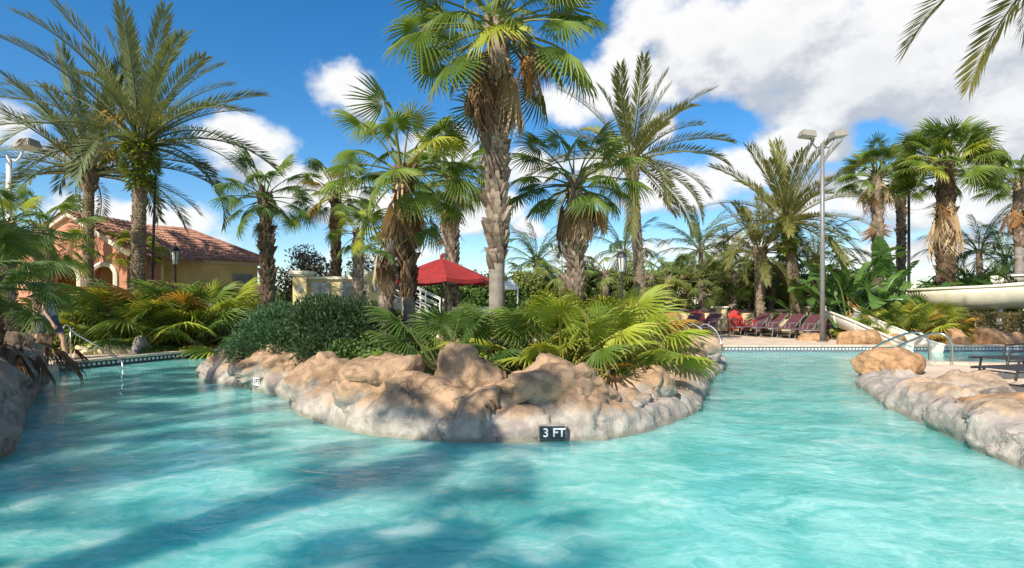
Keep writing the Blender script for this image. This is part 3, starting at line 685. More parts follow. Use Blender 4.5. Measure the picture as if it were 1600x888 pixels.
def fan_palm(name, label, base, h, seed, lean=(0, 0), r=(.16, .13), n=22, sc=1.0, kinds=('green',), dead=(), boot=(.3, 1.0), bsize=.20, bout=.08, bper=8, bring=.085,
             el=(80, -35), extra=(), trunkm=None, bootm=None, cat='palm tree', group=None, bdrop=.05):
    rr = random.Random(seed); t = thing(name, label, cat, base, 0, group)
    path = trunk_path(h, lean, .3); rad = [r[0] * 1.25 if i == 0 else r[0] + (r[1] - r[0]) * i / 14 for i in range(15)]
    fp = trunk_path(h, lean, .3, 90); fr_ = [(r[0] + (r[1] - r[0]) * i / 90) * (1 + .03 * noise.noise(Vector((seed, i * .35, 0))) + .022 * math.sin(i * 2.1 + 2 * noise.noise(Vector((i * .2, seed, 1))))) * (1 + .28 * max(0, 1 - i / 7)) for i in range(91)]
    m = MB(); m.tube(fp, fr_, 14, True, a=[.5 + .45 * noise.noise(Vector((seed, 3, i * .9))) for i in range(91)]); m.build('trunk', trunkm or T_GREY, t, True)
    if boot:
        m = MB(); i0 = int(boot[0] * 14); m.tube([p + Vector((0, 0, .004)) for p in path[i0:]], [q + .012 for q in rad[i0:]], 12, True, a=.02)
        boots(m, path, [q + .004 for q in rad], max(.1, h * boot[0] - .35), h * boot[0], bring, bper, bsize, bout, rr, drop=.72, var=(.1, .9)); boots(m, path, [q + .012 for q in rad], h * boot[0], h * boot[1] - .05, bring, bper, bsize, bout, rr, drop=bdrop, var=(.15, 1.3)); o = m.build('leaf_boots', bootm or T_BOOT, t); tag(o, kind='stuff')
    top = path[-1]
    for i in range(n):
        f = i / max(1, n - 1); e = R(el[0] + (el[1] - el[0]) * f ** .85 + rr.uniform(-8, 8)); az = i * 2.39996 + seed + rr.uniform(-.25, .25)
        k = kinds[0] if rr.random() < .72 else rr.choice(kinds)
        if f < .15 and k in ('green', 'deep'): k = 'young' if k == 'green' else k
        place_frond(t, 'fan_frond', rr.choice(FAN[k]), top, az, e, sc * rr.uniform(.85, 1.12), rr.uniform(-.8, .8), -.30 * f * sc + .05)
    for (k, azd, eld, s_, dz) in list(dead) + list(extra):
        place_frond(t, 'dead_frond' if k in ('tan', 'brown', 'rust') else 'fan_frond', rr.choice(FAN[k]), top, R(azd), R(eld), s_ * sc, rr.uniform(-.3, .3), dz, .10)
    return t
def skirt(n, z0, z1, seed, kinds=('brown', 'tan'), s=(.7, 1.0), el=(-72, -86)):
    rr = random.Random(seed)
    return [(rr.choice(kinds), i * 137.5 + rr.uniform(-20, 20), rr.uniform(*el), rr.uniform(*s), rr.uniform(z0, z1)) for i in range(n)]
def date_palm(name, label, base, h, seed, lean=(0, 0), r=(.22, .2), n=34, sc=1.0, kind='date', el=(82, -30), fern=False, cat='palm tree', bulb=1.35, bootn=True, group=None, flowers=0):
    rr = random.Random(seed); t = thing(name, label, cat, base, 0, group)
    path = trunk_path(h, lean, .3); rad = [r[0] + (r[1] - r[0]) * i / 14 for i in range(15)]; rad[0] *= 1.15
    for i, q in ((12, 1.05), (13, bulb), (14, bulb * .95)): rad[i] *= q
    m = MB(); m.tube(path, rad, 14, True, a=.4); m.build('trunk', T_DATE, t, True)
    if bootn:
        m = MB(); boots(m, path, rad, .1, h * .9, .085, 11, .10, .035, rr, drop=.02); boots(m, path, rad, h * .88, h, .07, 10, .20, .10, rr, var=(.1, .6)); tag(m.build('leaf_boots', T_DATE, t), kind='stuff')
    top = path[-1]
    for i in range(n):
        f = i / (n - 1); e = el[0] + (el[1] - el[0]) * f ** 1.05 + rr.uniform(-7, 7); az = i * 2.39996 + seed * 1.3 + rr.uniform(-.2, .2)
        L5 = FEA[kind]; k = min(len(L5) - 1, max(0, int(len(L5) * (.1 + .62 * f) + rr.uniform(-.6, .6))))
        place_frond(t, 'frond', L5[k], top, az, R(e), sc * rr.uniform(.86, 1.08) * (.72 + .28 * min(1, f * 4 + .25)), rr.uniform(-.4, .4), -.12 * f)
    if flowers:
        for i in range(flowers):
            a = rr.uniform(0, 6.283) if i > 1 else rr.uniform(3.0, 5.2); m = MB(); o = Vector((math.cos(a), math.sin(a), 0)); s0 = top + o * .15; e = s0 + o * .55 + Vector((0, 0, .75)); m.tube([s0, s0.lerp(e, .6) + Vector((0, 0, .1)), e], [.02, .018, .014], 5)
            for q in range(34):
                b0 = s0.lerp(e, rr.uniform(.6, 1)); d = o * rr.uniform(.05, .4) + Vector((rr.uniform(-.25, .25), rr.uniform(-.25, .25), rr.uniform(-.1, .25))); m.tube([b0, b0 + d * .6, b0 + d + Vector((0, 0, -.22))], [.010, .010, .006], 3, False)
            m.build('flower_stalk', FLOWER, t)
    if fern:
        m = MB()
        for i in range(900):
            a = rr.uniform(0, 6.283); z = rr.uniform(-1.45, .1); q = (r[1] * bulb + .05) * (.75 + .65 * max(0, 1 - abs(z + .55))); o = Vector((math.cos(a), math.sin(a), 0)); p = top + o * q * .9 + Vector((0, 0, z))
            d = (o + Vector((rr.uniform(-.5, .5), rr.uniform(-.5, .5), rr.uniform(-.6, .7)))).normalized(); s = d.cross(Vector((0, 0, 1))).normalized(); le = rr.uniform(.18, .42)
            m.add([p, p + d * le * .5 + s * .045, p + d * le * .5 - s * .045, p + d * le + Vector((0, 0, -.06))], [(0, 1, 2), (1, 3, 2)], [0, .2, .2, .4])
        tag(m.build('fern_growth', G_BUSHY, t), kind='stuff')
    return t
def palmetto(name, label, loc, n, sc, seed, kinds=('green',), el=(80, 0), rust=0, cat='fan plant', group=None, rad=.12):
    rr = random.Random(seed); t = thing(name, label, cat, loc, 0, group); n = int(n * 1.5)
    for i in range(n):
        f = i / max(1, n - 1); az = i * 2.39996 + seed; e = R(el[0] + (el[1] - el[0]) * f + rr.uniform(-10, 10)); k = 'p' + rr.choice(kinds)
        place_frond(t, 'fan_frond', rr.choice(FAN[k]), Vector((0, 0, -.05)), az, e, sc * rr.uniform(.8, 1.15), rr.uniform(-.5, .5), 0, rad * rr.uniform(.3, 1.5))
    for i in range(rust):
        place_frond(t, 'dead_frond', rr.choice(FAN[rr.choice(('rust', 'tan', 'rust'))]), Vector((0, 0, .08)), i * 2.39996 + seed + 1, R(rr.uniform(-12, 18)), sc * rr.uniform(.7, 1.0), rr.uniform(-.6, .6), 0, rad)
    return t

# ------------------------------------------------------------------ shrubs
def leaf_cloud(blobs, n, size, seed, mode='leaf', core=.45):
    """n leaves through a set of ellipsoids [(centre, radii)]"""
    g_ = np.random.default_rng(seed); vol = np.array([b[1][0] * b[1][1] * b[1][2] for b in blobs]) ** .7; pick = g_.choice(len(blobs), n, p=vol / vol.sum())
    C = np.array([b[0] for b in blobs])[pick]; Rr = np.array([b[1] for b in blobs])[pick]
    d = g_.normal(size=(n, 3)); d /= np.linalg.norm(d, axis=1)[:, None]
    rad = core + (1.04 - core) * g_.random(n) ** .55
    lump = 1 + .14 * np.sin(d[:, 0] * 9 + pick * 2) * np.sin(d[:, 1] * 8 + pick) + .08 * np.sin(d[:, 2] * 17 + pick * 5)
    P = C + d * Rr * (rad * lump)[:, None]
    nd = d / Rr; nd /= np.linalg.norm(nd, axis=1)[:, None]
    ax = nd * (.9 if mode == 'sprig' else .45) + g_.normal(size=(n, 3)) * (.45 if mode == 'sprig' else .75) + np.array([0, 0, .35 if mode == 'sprig' else -.1]); ax /= np.linalg.norm(ax, axis=1)[:, None]
    sd_ = np.cross(ax, nd + g_.normal(size=(n, 3)) * .4); sd_ /= np.linalg.norm(sd_, axis=1)[:, None] + 1e-6
    nn = np.cross(sd_, ax)
    le = size[0] * g_.uniform(.7, 1.35, n)[:, None]; wd = size[1] * g_.uniform(.7, 1.3, n)[:, None]
    v0_, v1_, v2_, v3_ = P, P + ax * le * .5 + sd_ * wd + nn * wd * .3, P + ax * le * .5 - sd_ * wd + nn * wd * .3, P + ax * le
    V_ = np.stack([v0_, v1_, v2_, v3_], 1).reshape(-1, 3); b = np.arange(n)[:, None] * 4
    F_ = np.concatenate([b + np.array([0, 1, 3]), b + np.array([0, 3, 2])])
    keep = None
    var = np.repeat(g_.random(n) * .9, 4)
    return V_, F_, var
def shrub(name, label, loc, blobs, n, size, seed, mat, mode='leaf', cat='shrub', stems=5, group=None, core=.45, stem_mat=None):
    t = thing(name, label, cat, loc, 0, group); V_, F_, var = leaf_cloud(blobs, n, size, seed, mode, core)
    link('foliage', np_mesh('foliage', V_, F_, mat, var), t)
    m = MB(); rr = random.Random(seed)
    for k in range(stems):
        c, r_ = blobs[k % len(blobs)]; e = Vector(c) + Vector((rr.uniform(-.4, .4) * r_[0], rr.uniform(-.4, .4) * r_[1], r_[2] * .3)); b0 = Vector((c[0] * .25 + rr.uniform(-.1, .1), c[1] * .25 + rr.uniform(-.1, .1), -.1))
        m.tube([b0, b0.lerp(e, .5) + Vector((rr.uniform(-.08, .08), rr.uniform(-.08, .08), 0)), e], [.035, .025, .010], 5)
    m.build('stems', stem_mat or T_DARK, t); return t
def rblobs(seed, n, ext, r, z0=.3):
    rr = random.Random(seed); out = []
    for k in range(n):
        q = rr.uniform(*r); out.append(((rr.uniform(-1, 1) * ext[0], rr.uniform(-1, 1) * ext[1], z0 + rr.uniform(0, 1) * ext[2]), (q, q * .95, q * .8)))
    return out
def paddle_mesh(name, mat, seed, L=1.3, W=.26, pet=1.0, curv=.8, torn=.35):
    rr = random.Random(seed); mb = MB(); pts = [Vector((0, 0, 0))]; K = 14
    tot = pet + L
    for k in range(K):
        pa = -curv * ((k + .5) / K) ** 2; pts.append(pts[-1] + Vector((0, math.cos(pa), math.sin(pa))) * (tot / K))
    mb.tube(pts, [.035 * (1 - .8 * k / K) for k in range(K + 1)], 5, False, a=.5)
    def mid(t):
        f = t * K; k = min(K - 1, int(f)); return pts[k].lerp(pts[k + 1], f - k), (pts[k + 1] - pts[k]).normalized()
    m = 16
    for s in (-1, 1):
        for i in range(m):
            t0 = (pet + L * i / m) / tot; t1 = (pet + L * (i + 1) / m) / tot; 
            w0 = W * math.sin(math.pi * min(1, .06 + .94 * i / m)) ** .6; w1 = W * math.sin(math.pi * min(1, .06 + .94 * (i + 1) / m)) ** .6 if i < m - 1 else 0.01
            p0, d0 = mid(t0); p1, d1 = mid(min(1, t1)); up0 = Vector((0, -d0.z, d0.y)); up1 = Vector((0, -d1.z, d1.y))
            dr = rr.uniform(0, torn) if rr.random() < .5 else rr.uniform(0, .08)
            q0 = p0 + Vector((s * w0, 0, 0)) + up0 * w0 * (.35 - dr); q1 = p1 + Vector((s * w1, 0, 0)) + up1 * w1 * (.35 - dr) - d1 * (dr * .05)
            mb.add([p0, p1, q1, q0], [(0, 1, 2, 3) if s < 0 else (3, 2, 1, 0)], [.05, .05, .3, .3])
    return mb.mesh(name, mat)
PAD = [paddle_mesh('leaf', G_PADDLE, 500 + i, curv=c) for i, c in enumerate((.3, .7, 1.1, 1.6))]
PADD = [paddle_mesh('dead_leaf', D_ORG, 520 + i, curv=c, torn=.8, W=.2) for i, c in enumerate((.6, 1.2))]
def paddle_plant(name, label, loc, n, sc, seed, dead=0, h=.6, el=(84, 25), group=None):
    rr = random.Random(seed); t = thing(name, label, 'banana plant', loc, 0, group)
    m = MB(); 
    for k in range(3): m.tube([(rr.uniform(-.2, .2), rr.uniform(-.2, .2), -.1), (rr.uniform(-.15, .15), rr.uniform(-.15, .15), h)], [.10, .06], 8, a=.3)
    m.build('stem', T_DATE, t)
    for i in range(n):
        f = i / max(1, n - 1); place_frond(t, 'leaf', rr.choice(PAD), Vector((0, 0, h)), i * 2.39996 + seed, R(el[0] + (el[1] - el[0]) * f), sc * rr.uniform(.8, 1.15), rr.uniform(-.8, .8), -.3 * f, .08)
    for i in range(dead):
        place_frond(t, 'dead_leaf', rr.choice(PADD), Vector((0, 0, h)), rr.uniform(3.6, 5.9), R(rr.uniform(-80, -20)), sc * rr.uniform(.7, .9), rr.uniform(-.6, .6), rr.uniform(-.1, .8), .08)
    return t
# ------------------------------------------------------------------ buildings
AX = math.atan2(-.70, .71)
house = thing('house', 'yellow stucco house wing with hipped clay tile roof behind the left bed', 'house', (-13.2, 21.3, .12), AX)
def prism(mb, poly, z0, z1):            # vertical prism over a 2D polygon
    n = len(poly); vs = [(p[0], p[1], z0) for p in poly] + [(p[0], p[1], z1) for p in poly]
    mb.add(vs, [tuple(range(n))[::-1], tuple(range(n, 2 * n))] + [(i, (i + 1) % n, n + (i + 1) % n, n + i) for i in range(n)])
# local frame: +y runs back along the wing, x=0 is the wing's pool-side wall
m = MB(); m.box((-2.6, .7, 1.55), (5.2, 5.8, 3.1)); m.build('wing_wall', YELW, house)
m = MB(); m.box((.06, .75, 3.0), (.16, 6.1, .16)); m.build('fascia', TRIM, house)
def tile_roof(parent, name, a, b, c, d, rows, cols):
    """barrel tiled roof plane: eave a->b, ridge d->c, as ribbed courses with a real step"""
    mb = MB(); a, b, c, d = map(Vector, (a, b, c, d)); nrm = (b - a).cross(d - a).normalized()
    for r_ in range(rows):
        t0, t1 = r_ / rows, (r_ + 1) / rows
        for k in range(cols):
            def P(u, t, lift): return a.lerp(b, u).lerp(d.lerp(c, u), t) + nrm * lift
            u0, u1 = k / cols, (k + 1) / cols; um = (u0 + u1) / 2; q = (u1 - u0) * .28
            hgt = .055 * min(1, (a.lerp(d, t0) - b.lerp(c, t0)).length / (a - b).length + .2)
            vs = []
            for (t, lf) in ((t0 - .01, .035), (t1, .0)):
                vs += [P(u0, t, lf), P(um - q, t, lf + hgt * .85), P(um, t, lf + hgt), P(um + q, t, lf + hgt * .85), P(u1, t, lf)]
            mb.add(vs, [(0, 1, 6, 5), (1, 2, 7, 6), (2, 3, 8, 7), (3, 4, 9, 8), (0, 4, 3, 2, 1)])
    return mb.build(name, ROOFM, parent)
ov = .45; y0, y1 = -2.2, 4.0; w = 2.6; ze, zr = 3.05, 4.45; ry0, ry1 = y0 + .02, y1 - 2.3
tile_roof(house, 'roof', (ov, y0, ze), (ov, y1, ze), (-w, ry1, zr), (-w, ry0, zr), 11, 52)
tile_roof(house, 'roof', (ov, y1, ze), (-2 * w - ov, y1, ze), (-w - .01, ry1, zr), (-w, ry1, zr), 11, 24)
tile_roof(house, 'roof', (-2 * w - ov, y0, ze), (ov, y0, ze), (-w, ry0, zr), (-w - .01, ry0, zr), 11, 24)
tile_roof(house, 'roof', (-2 * w - ov, y1, ze), (-2 * w - ov, y0, ze), (-w, ry0, zr), (-w, ry1, zr), 11, 52)
m = MB(); m.tube([(-w, ry0, zr + .05), (-w, ry1, zr + .05), (ov, y1, ze + .06)], .085, 8); m.build('ridge_cap', ROOFM, house, True)
m = MB(); m.box((.02, 3.0, 2.35), (.08, .8, .42)); vnt = m.build('vent', STONEP, house)
for k in range(5): m = MB(); m.box((.07, 3.0, 2.2 + k * .075), (.05, .72, .03)); m.build('louvre', GALV, vnt)
# coral gable with arches
gable = thing('gabled_pavilion', 'coral stucco gable with two arches in front of the yellow house wing', 'building', (-12.6, 20.6, .12), R(-8))
gx0, gx1, gy = -4.4, 0.0, -1.5; gc = (gx0 + gx1) / 2
def arch(cx, w_, spring, n=12): return [(cx + w_ / 2 * math.cos(math.pi * k / n), spring + w_ / 2 * .8 * math.sin(math.pi * k / n)) for k in range(n + 1)]
holes = [(-2.35, 1.15, 2.2), (-.85, .9, 2.3)]
outer = [(gx0, 0), (gx1, 0), (gx1, 3.05), (gc, 4.35), (gx0, 3.05)]
hs = [[(cx - w_ / 2, .05), (cx + w_ / 2, .05)] + arch(cx, w_, sp) for cx, w_, sp in holes]
me = curve_fill([outer] + hs, .3); me.materials.append(CORAL)
link('gable_wall', me, gable, Matrix.Translation((0, gy, 0)) @ Matrix.Rotation(R(90), 4, 'X'))
m = MB(); m.box((gc, gy + 1.4, 1.5), (gx1 - gx0, .2, 3.0)); m.build('inner_wall', YELW, gable)
m = MB(); m.box((gx1 - .1, gy + .75, 1.5), (.2, 1.2, 3.0)); m.box((gx0 + .1, gy + .75, 1.5), (.2, 1.2, 3.0)); m.build('side_wall', CORAL, gable)
for cx, w_, sp in holes:
    pts = [(cx + w_ / 2, gy - .17, .05)] + [(x, gy - .17, z) for x, z in arch(cx, w_, sp)] + [(cx - w_ / 2, gy - .17, .05)]
    m = MB(); m.tube(pts, .085, 6); m.build('arch_trim', TRIM, gable)
    win = MB(); win.box((cx, gy + 1.27, 1.35), (w_ * .75, .06, 1.5)); wo_ = win.build('window', GLASSD, gable)
    for k in (-1, 0, 1): m = MB(); m.box((cx + k * w_ * .36, gy + 1.22, 1.35), (.06, .06, 1.6)); m.build('frame', WHITEP, wo_)
    m = MB(); m.box((cx, gy + 1.225, 2.15), (w_ * .82, .07, .07)); m.build('frame', WHITEP, wo_)
m = MB(); rk = Matrix.Rotation(math.atan2(1.3, 2.2), 3, 'Y')
for s in (1, -1): m.box((gc + s * 1.2, gy - .2, 3.68), (2.8, .14, .17), Matrix.Rotation(s * math.atan2(1.3, 2.2), 3, 'Y'))
m.build('rake_trim', TRIM, gable)
tile_roof(gable, 'gable_roof', (gx1 + .45, gy - .35, 2.93), (gx1 + .45, gy + 3, 2.93), (gc, gy + 3, 4.46), (gc, gy - .35, 4.46), 11, 16)
tile_roof(gable, 'gable_roof', (gx0 - .45, gy + 3, 2.93), (gx0 - .45, gy - .35, 2.93), (gc, gy - .35, 4.46), (gc, gy + 3, 4.46), 11, 16)

# yellow waterfall wall with capped pillars
ww = thing('garden_wall', 'pale yellow garden wall with grey stone panels and capped pillars', 'wall', (at(530, 470, 20).x, 20, .12))
m = MB(); m.box((0, .1, 1.1), (2.7, .25, 2.2)); m.build('wall', YELL, ww)
m = MB(); m.box((0, .08, 2.24), (2.6, .42, .09)); m.build('cap', TRIM, ww)
for x in (-1.3, 1.3):
    m = MB(); m.box((x, 0, 1.18), (.48, .5, 2.36)); pl = m.build('pillar', YELL, ww)
    m = MB(); m.box((x, 0, 2.42), (.68, .7, .12)); m.box((x, 0, 2.33), (.58, .6, .06)); m.build('pillar_cap', TRIM, pl)
    m = MB(); m.tube([(x, -.24, 1.85), (x, -.275, 1.85)], .13, 16); m.build('medallion', STONEP, pl)
for x, wd in ((-.62, .62), (.55, 1.0)):
    m = MB(); m.box((x, -.06, 1.55), (wd, .12, 1.1)); m.build('stone_panel', STONEP, ww)
m = MB(); m.box((.05, -.12, .95), (2.2, .5, .10)); m.build('ledge', TRIM, ww)

# white stair with railing beside the umbrella
st = thing('staircase', 'white staircase with sloping pipe railing behind the red umbrella', 'staircase', (at(655, 470, 21).x, 21, .12))
def stair():
    x0, z0_, x1, z1_ = -1.4, 1.55, 1.5, .15; n = 8
    for k in range(n):
        t = (k + .5) / n; x = x0 + (x1 - x0) * t; z = z0_ + (z1_ - z0_) * t
        m = MB(); m.box((x, .6, z / 2 + .05), ((x1 - x0) / n, 1.2, z + .1)); m.build('step', TRIM, st)
    for yy in (-.03, 1.22):
        for k in range(5):
            t = k / 4; x = x0 + (x1 - x0) * t; z = z0_ + (z1_ - z0_) * t
            m = MB(); m.tube([(x, yy, z - .1), (x, yy, z + .98)], .028, 6); m.build('post', WHITEP, st)
        for q in (.22, .47, .72, .98):
            m = MB(); m.tube([(x0, yy, z0_ + q), (x1, yy, z1_ + q)], .026, 6); m.build('rail', WHITEP, st)
stair()

# red patio umbrella
def umbrella(loc, rad, zr_, za):
    t = thing('patio_umbrella', 'red canvas patio umbrella with pointed top behind the island palms', 'umbrella', loc)
    m = MB(); m.tube([(0, 0, -.02), (0, 0, za + .08)], .03, 8); m.build('pole', BLACKM, t)
    m = MB(); m.tube([(0, 0, 0), (0, 0, .06)], .3, 20); m.tube([(0, 0, .06), (0, 0, .3)], .05, 10); m.build('base', BLACKM, t)
    n = 8; m = MB(); rows = 7; off = R(12)
    for k in range(n):
        a0 = 2 * math.pi * k / n + off; a1 = a0 + 2 * math.pi / n; vs = []
        for r_ in range(rows + 1):
            f = r_ / rows; q = rad * f; z = za - (za - zr_) * (f ** 1.12)
            for c in range(5):
                u = c / 4; p = Vector((math.cos(a0), math.sin(a0))) * (1 - u) + Vector((math.cos(a1), math.sin(a1))) * u
                vs.append((p.x * q, p.y * q, z - .10 * f * math.sin(math.pi * u) * .7))
        fs = [(r_ * 5 + c, (r_ + 1) * 5 + c, (r_ + 1) * 5 + c + 1, r_ * 5 + c + 1) for r_ in range(rows) for c in range(4)]
        b = rows * 5; vs2 = [(v[0] * 1.005, v[1] * 1.005, v[2] - .12) for v in vs[b:b + 5]]; vs += vs2
        fs += [(b + c, b + 5 + c, b + 6 + c, b + c + 1) for c in range(4)]
        m2 = MB(); m2.add(vs, fs); m2.build('canopy_panel', REDC, t)
        r2 = MB(); r2.tube([(0, 0, za - .04), (math.cos(a0) * rad * .98, math.sin(a0) * rad * .98, zr_ - .02)], .012, 5); r2.build('rib', BLACKM, t)
    m = MB(); m.tube([(0, 0, za), (0, 0, za + .10), (0, 0, za + .14)], [.06, .05, .01], 8); m.build('finial', REDC, t)
up = at(690, 470, 18); umbrella((up.x, 18, .15), 1.62, 2.08, 2.74)
# white canopy roof and round cream planter glimpsed right of the big palm
cp = at(797, 470, 22); t = thing('canopy_tent', 'small white canopy roof glimpsed beside the tallest palm trunk', 'canopy', (cp.x, 22, .12))
m = MB(); m.add([(-.32, -.32, 2.0), (.32, -.32, 2.0), (.32, .32, 2.0), (-.32, .32, 2.0), (0, 0, 2.35), (-.32, -.32, 1.88), (.32, -.32, 1.88), (.32, .32, 1.88), (-.32, .32, 1.88)],
        [(0, 1, 4), (1, 2, 4), (2, 3, 4), (3, 0, 4), (0, 5, 6, 1), (1, 6, 7, 2), (2, 7, 8, 3), (3, 8, 5, 0)]); m.build('roof', WHITEP, t)
for sx in (-.29, .29):
    for sy in (-.29, .29): m = MB(); m.tube([(sx, sy, 0), (sx, sy, 2.0)], .03, 6); m.build('pole', WHITEP, t)
pp = at(737, 490, 16.6); t = thing('planter', 'round cream planter with moulded rim behind the dark fan plant', 'planter', (pp.x, 19.3, .12))
m = MB(); m.tube([(0, 0, 0), (0, 0, .2), (0, 0, 1.0), (0, 0, 1.12)], [.5, .62, .75, .75], 24); m.build('bowl', YELL, t, False)
m = MB(); m.tube([(0, 0, 1.12), (0, 0, 1.22)], [.85, .85], 24); m.build('rim', TRIM, t)

# boundary wall
bw = thing('boundary_wall', 'low yellow stucco boundary wall with dark cap behind the loungers', 'wall', (0, 26.3, .1))
m = MB(); m.box((9, 0, .5), (34, .25, 1.0)); m.build('wall', YELL, bw)
m = MB(); m.box((9, 0, 1.05), (34, .40, .10)); m.build('cap', BRONZE, bw)
for k in range(9): m = MB(); m.box((-6 + k * 3.9, -.02, .58), (.5, .46, 1.16)); pl = m.build('pillar', YELL, bw); m = MB(); m.box((-6 + k * 3.9, -.02, 1.2), (.62, .58, .08)); m.build('pillar_cap', TRIM, pl)

# ------------------------------------------------------------------ slides
def flume(name, label, path, rad, mat, n=12, ribs=None, span=(195, 345), lip=.045, supports=(), rib_mat=None):
    t = thing(name, label, 'water slide', (path[0][0], path[0][1], 0)); o0 = Vector((path[0][0], path[0][1], 0))
    P = smooth_path([Vector(p) for p in path], .22); m = MB(); vs = []; cnt = 2 * (n + 1)
    for i, p in enumerate(P):
        d = (P[min(i + 1, len(P) - 1)] - P[max(0, i - 1)]).normalized(); x = d.cross(Vector((0, 0, 1))).normalized(); y = x.cross(d)
        rr_ = rad if not isinstance(rad, (list, tuple)) else rad[0] + (rad[1] - rad[0]) * i / (len(P) - 1)
        for q in (0, .03):
            for k in range(n + 1):
                a = R(span[0] + (span[1] - span[0]) * k / n); vs.append(p - o0 + (x * math.cos(a) + y * math.sin(a)) * (rr_ + q))
    fs = []
    for i in range(len(P) - 1):
        b, c = i * cnt, (i + 1) * cnt; e = n + 1
        for k in range(n): fs += [(b + k, c + k, c + k + 1, b + k + 1), (b + e + k, b + e + k + 1, c + e + k + 1, c + e + k)]
        fs += [(b, b + e, c + e, c), (b + n, c + n, c + e + n, b + e + n)]
    e = n + 1; b = (len(P) - 1) * cnt
    fs += [(k, k + 1, e + k + 1, e + k) for k in range(n)] + [(b + k, b + e + k, b + e + k + 1, b + k + 1) for k in range(n)]
    m.add(vs, fs); m.build('trough', mat, t, True)
    for side in (0, n):
        m = MB(); m.tube([Vector(vs[i * cnt + e + side]) for i in range(len(P))], lip, 8); m.build('lip', mat, t, True)
    if ribs:
        for i in range(0, len(P), ribs):
            m = MB(); m.tube([Vector(vs[i * cnt + e + k]) for k in range(n + 1)], .03, 6); m.build('flange', rib_mat or mat, t, True)
    for (f, rr_) in supports:
        i = int(f * (len(P) - 1)); p = P[i] - o0; rd = rad if not isinstance(rad, (list, tuple)) else rad[0]
        m = MB(); m.tube([(p.x, p.y, .1), (p.x, p.y, p.z - rd + .01)], rr_, 10); m.build('support', WHITEP, t)
    return t
SLW = rough_mat('pale_slide', (.74, .69, .57), .3, .08, 3, dirt=((.5, .45, .34), 3, .3))
flume('small_water_slide', 'pale fibreglass water slide dropping into the pool beside the floodlight pole', [(12.9, 22.4, 1.25), (12.25, 21.2, 1.12), (12.0, 20.0, .95), (12.1, 18.8, .62), (12.25, 17.7, .30), (12.3, 16.8, .14)], .46, SLW, ribs=5, span=(170, 370), supports=((.2, .06), (.45, .06)))
flume('flume_slide', 'long cream flume slide raised above the brown hedge', [(16.1, 22.0, 1.95), (16.1, 21.2, 1.96), (16.5, 20.5, 2.0), (17.5, 20.1, 2.08), (19, 19.95, 2.2), (22, 19.8, 2.4)], .78, CREAM, ribs=13, span=(178, 362), supports=((.35, .09), (.75, .09)), lip=.05, rib_mat=WHITEP)
# upper bend of the same slide, seen over its rim
flume('upper_flume_bend', 'short pale bend of flume seen above the long cream flume', [(19.3, 22.6, 2.62), (20.2, 22.5, 2.66), (22.5, 22.8, 2.8)], .45, SLW, ribs=4, span=(190, 350), supports=((.3, .08),))

# ------------------------------------------------------------------ poles and lamps
def flood_pole(name, label, loc, h, heads, mat=GALV, r=.085):
    t = thing(name, label, 'lamp post', loc)
    m = MB(); m.tube([(0, 0, -.05), (0, 0, h * .5), (0, 0, h)], [r, r * .85, r * .7], 12); m.build('pole', mat, t, True)
    m = MB(); m.tube([(0, 0, 0), (0, 0, .05)], r * 2.0, 12); m.build('base_plate', mat, t)
    for s, tilt in heads:
        m = MB(); m.tube([(0, 0, h - .06)] + [(s * q, 0, h - .06 - .10 * math.sin(math.pi * q / .42) + max(0, q - .25) * 1.6) for q in (.1, .2, .3, .38, .42)], .028, 8); m.build('bracket', mat, t, True)
        hd = MB(); rot = Matrix.Rotation(R(tilt), 3, 'Y'); c = Vector((s * .52, -.02, h + .30))
        hd.box(c, (.48, .42, .20), rot, taper=.82); ho = hd.build('lamp_head', simple('lamp_head_shell', (.30, .27, .22), .5) if 'lamp_head_shell' not in MATS else MATS['lamp_head_shell'], t)
        m = MB(); m.box(c + rot @ Vector((0, 0, -.11)), (.42, .36, .02), rot); m.build('lens', LENS, ho)
    return t
flood_pole('floodlight_pole', 'tall grey pole with two floodlight heads beside the small slide', ((1285 - 800) / FPX * 19.3, 19.3, .15), 6.75, ((-1, 8), (1, -8)))
flood_pole('floodlight_pole', 'pale pole with a single floodlight head beside the house', ((14 - 800) / FPX * 15.5, 15.5, .15), 5.35, ((1, -8),), mat=WHITEP, r=.09)
t = thing('utility_pole', 'thin dark pole among the right hand fan palms', 'pole', ((1420 - 800) / FPX * 27, 27, .1)); m = MB(); m.tube([(0, 0, -.1), (0, 0, 3), (0, 0, 6.6)], [.08, .07, .055], 8); m.build('pole', BLACKM, t); m = MB(); m.tube([(0, 0, 6.6), (0, 0, 6.75)], [.09, .05], 8); m.build('cap', BLACKM, t)
t = thing('support_pole', 'thin dark leaning pole behind the tallest feather palm trunk', 'pole', ((236 - 800) / FPX * 18.8, 18.8, .1)); m = MB(); m.tube([(0, 0, -.1), (.06, 0, 3), (.15, 0, 5.6)], [.05, .045, .04], 8); m.build('pole', BLACKM, t); m = MB(); m.tube([(.05, 0, 2.6), (.06, 0, 2.75)], [.07, .07], 8); m.build('collar', BLACKM, t)
